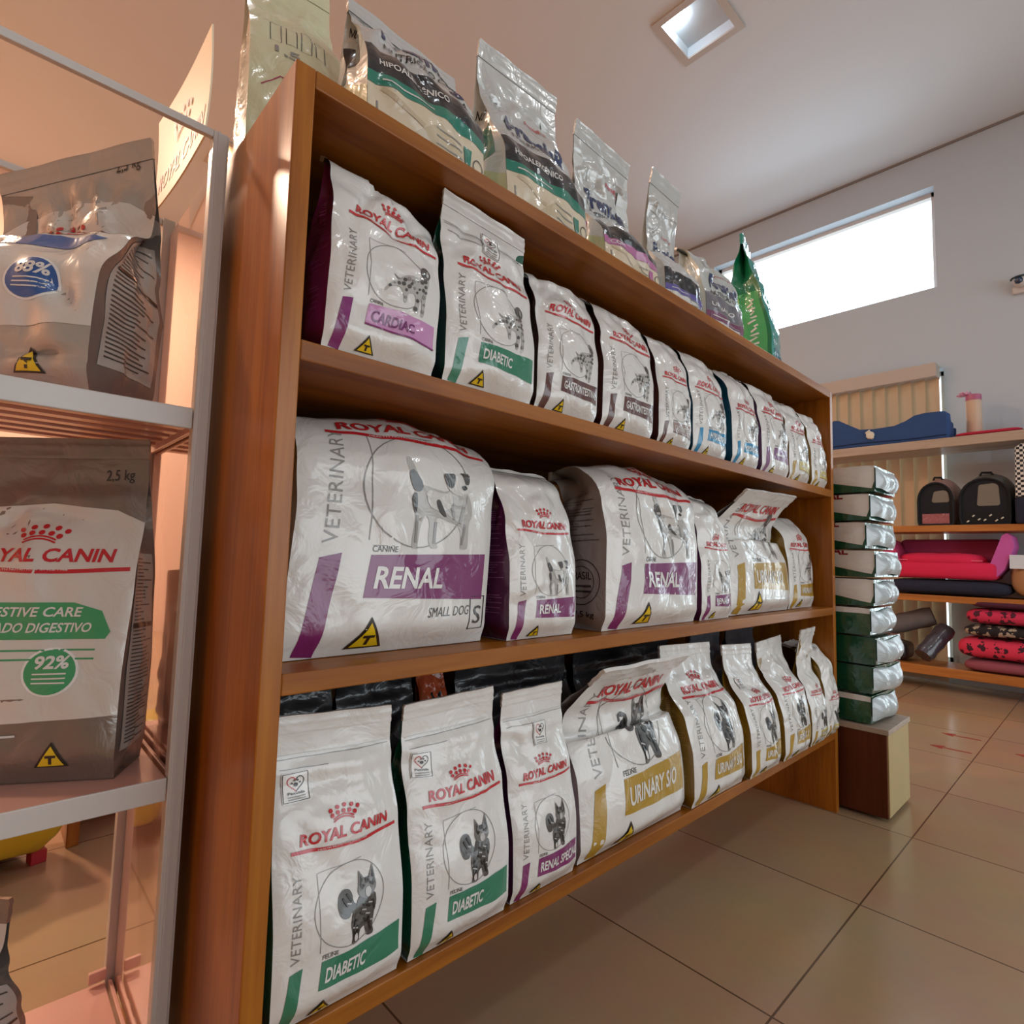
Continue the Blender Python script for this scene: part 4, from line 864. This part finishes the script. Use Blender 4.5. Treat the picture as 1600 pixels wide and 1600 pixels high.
SHINYP = mat('pink_satin', '#a87d74', .35, coat=.3, bump=(14, .8, .8, .03)); GREYS = mat('grey_satin', '#55564f', .4, coat=.2, bump=(14, .6, .8, .02)); MESHG = mat('window_mesh', '#7a7468', .7, bump=(300, .4))
carrier('small black-fronted pet carrier with a pinkish satin cover', .775, .975, 1.151, .30, SHINYP, MESHG, extra=(mat('pink_pocket', '#96545c', .4, coat=.3, bump=(25, .8, .8)), None), win=(-.075, .015, .165, .245))
carrier('larger black pet carrier with white paw prints on its pocket', .475, .735, 1.151, .31, GREYS, MESHG, extra=(FAB('black_pocket', '#101114'), mat('white_paws', '#cfcabc', .7)), win=(-.075, .035, .13, .275))
# houndstooth carrier at the edge
HT, hn, hl, hb = newmat('houndstooth'); tc = hn.new('ShaderNodeTexCoord'); ck = hn.new('ShaderNodeTexChecker'); ck.inputs['Scale'].default_value = 60; ck.inputs['Color1'].default_value = (*lin('#d8d4cc'), 1); ck.inputs['Color2'].default_value = (*lin('#1b1b1f'), 1)
hl.new(tc.outputs['Object'], ck.inputs['Vector']); hl.new(ck.outputs['Color'], hb.inputs['Base Color']); hb.inputs['Roughness'].default_value = .8
t = thing('pet_carrier', 'houndstooth pet carrier on a dark base at the right edge', 'pet carrier', (FX-.02, .30, 1.151), group='soft pet carriers on the far shelf')
mb = MB(); mb.box((0, -.15, 0), (.3, .15, .17), 0, .015); mb.build('base', DNAVY, t, 50)
mb = MB(); prism(mb, [(-.15, .17), (.148, .17), (.142, .50), (.11, .525), (-.15, .525)], .005, .295, r=.02); mb.build('cover', HT, t, 40)
# pink bolster bed on a dark bed
o = pillow('pet_bed_base', 'dark navy pet bed base under the pink bolster bed', 'pet bed', (FX+.18, .85, .6605), (.35, .72, .105), DNAVY, ex=.25, seed=3)
t = thing('bolster_pet_bed', 'hot pink plush bolster pet bed with mauve side wings', 'pet bed', (FX+.18, .85, .777))
t.scale = (1, 1, .95)
mb = MB(); mb.box((-.17, -.30, 0), (.15, .32, .125), 0, .035); mb.build('body', PINKF, t, 60)
pillow('cushion', None, None, (-.03, .02, .085), (.27, .50, .10), PINKF, parent=t, seed=5, ex=.6)
mb = MB(); mb.tube([(-.165+.03*abs(math.sin(a)), .02+.24*math.cos(a), .135) for a in [math.pi*k/16 for k in range(17)]], .004, n=6); mb.build('piping', FAB('pink_piping', '#ee6f90'), t, 60)
P = lambda y0, y1, sg: [(y0, .02), (y0+sg*.035, .03), (y1+sg*.03, .30), (y1, .335), (y1-sg*.05, .31), (y0-sg*.08, .1)]
mb = MB(); pr = [(-.24, .06), (-.29, .02), (-.335, .08), (-.385, .24), (-.378, .31), (-.35, .335), (-.325, .32)]; prism(mb, pr[::-1], -.155, .14, r=.03); mb.build('side_wing', MAUVF, t, 50)
mb = MB(); pr = [(.24, .1), (.29, .02), (.335, .08), (.36, .24), (.34, .30), (.3, .28), (.27, .2)]; prism(mb, pr, -.155, .14, r=.03); mb.build('side_wing', FAB('pink_wing', '#c23a6b'), t, 50)
mb = MB(); mb.box((.09, -.30, .1), (.16, .3, .30), 0, .03); mb.build('back_bolster', FAB('plum_bolster', '#9c3a66'), t, 50)
pillow('round_pet_bed', 'tan plush round pet bed beside the pink bed', 'pet bed', (FX+.18, .30, .6605), (.36, .40, .27), TAN, ex=.7, seed=6)
mb = MB(); mb.box((0, -.05, 0), (.003, .05, .09)); o = mb.build('tag_card', mat('white_card', '#c9d2dc', .4), None, loc=(FX-.02, .42, .84)); tag(o, 'white card tag leaning on the tan round bed', 'tag')
o.rotation_euler = (0, R(8), 0); o.location = (FX+.005, .44, .86)
# bottom board
PAW, wn, wl, wb = newmat('paw_print_cloth')
def paw_mat(nm, base, paw):
    m, n, l, b = newmat(nm); tc = n.new('ShaderNodeTexCoord'); vo = n.new('ShaderNodeTexVoronoi'); vo.inputs['Scale'].default_value = 16; vo.inputs['Randomness'].default_value = .55
    v2 = n.new('ShaderNodeTexVoronoi'); v2.inputs['Scale'].default_value = 55
    ad = n.new('ShaderNodeMath'); ad.operation = 'MULTIPLY_ADD'; ad.inputs[1].default_value = .45
    rp = n.new('ShaderNodeValToRGB'); rp.color_ramp.interpolation = 'CONSTANT'; e = rp.color_ramp.elements; e[0].color = (*lin(paw), 1); e[1].position = .56; e[1].color = (*lin(base), 1)
    l.new(tc.outputs['Object'], vo.inputs['Vector']); l.new(tc.outputs['Object'], v2.inputs['Vector']); l.new(v2.outputs['Distance'], ad.inputs[0]); l.new(vo.outputs['Distance'], ad.inputs[2]); l.new(ad.outputs[0], rp.inputs['Fac']); l.new(rp.outputs['Color'], b.inputs['Base Color']); b.inputs['Roughness'].default_value = .85
    return m
RP = paw_mat('red_paw_cloth', '#d3304f', '#3a1020'); BP = paw_mat('black_paw_cloth', '#1b1518', '#a89a86')
z = .1685; GP = 'folded pet mats stacked on the bottom board'
for lab, hh, m_, y, wd_ in [('dull pink folded mat, lowest in the bottom-board stack', .075, FAB('dull_pink', '#8d4754'), .52, .46), ('red paw-print cushion, lower one in the bottom-board stack', .135, RP, .56, .44), ('black paw-print mat in the middle of the bottom-board stack', .075, BP, .53, .43), ('red paw-print cushion, upper one in the bottom-board stack', .10, paw_mat('red_paw_cloth_small', '#c92c50', '#4a1528'), .52, .42), ('dark plum mat, topmost in the bottom-board stack', .05, FAB('plum_cloth', '#4a1d33'), .50, .40)]:
    pillow('pet_mat', lab, 'pet mat', (FX+.17, y, z), (.36, wd_, hh), m_, GP, ex=.28, seed=hh*50); z += hh*1.1
def roll(name, lab, a, b_, r, m_, cap=None):
    a, b_ = Vector(a), Vector(b_); mb = MB(); mb.tube([a+(b_-a)*k/8 for k in range(9)], [r*(.92 if k in (0, 8) else 1+.04*math.sin(k*2)) for k in range(9)], n=20)
    o = mb.build(name, m_, None, 50); return tag(o, lab, 'rolled mat')
roll('rolled_mat', 'grey rolled mat leaning up on the bottom board', (FX+.20, 1.32, .37), (FX+.25, .95, .50), .07, FAB('grey_felt', '#6f6d70'))
roll('rolled_mat', 'dark plastic-wrapped roll lying at the front of the bottom board', (FX+.0, .97, .235), (FX+.17, .86, .42), .06, mat('plastic_wrap', '#45424a', .25, coat=.5, bump=(20, .5)))
pillow('folded_bag', 'dark folded bag at the left of the bottom board', 'bag', (FX+.17, 1.17, .1685), (.26, .20, .13), mat('dark_bag', '#2c2a2f', .4, coat=.3, bump=(15, .4)), ex=.4, seed=9)
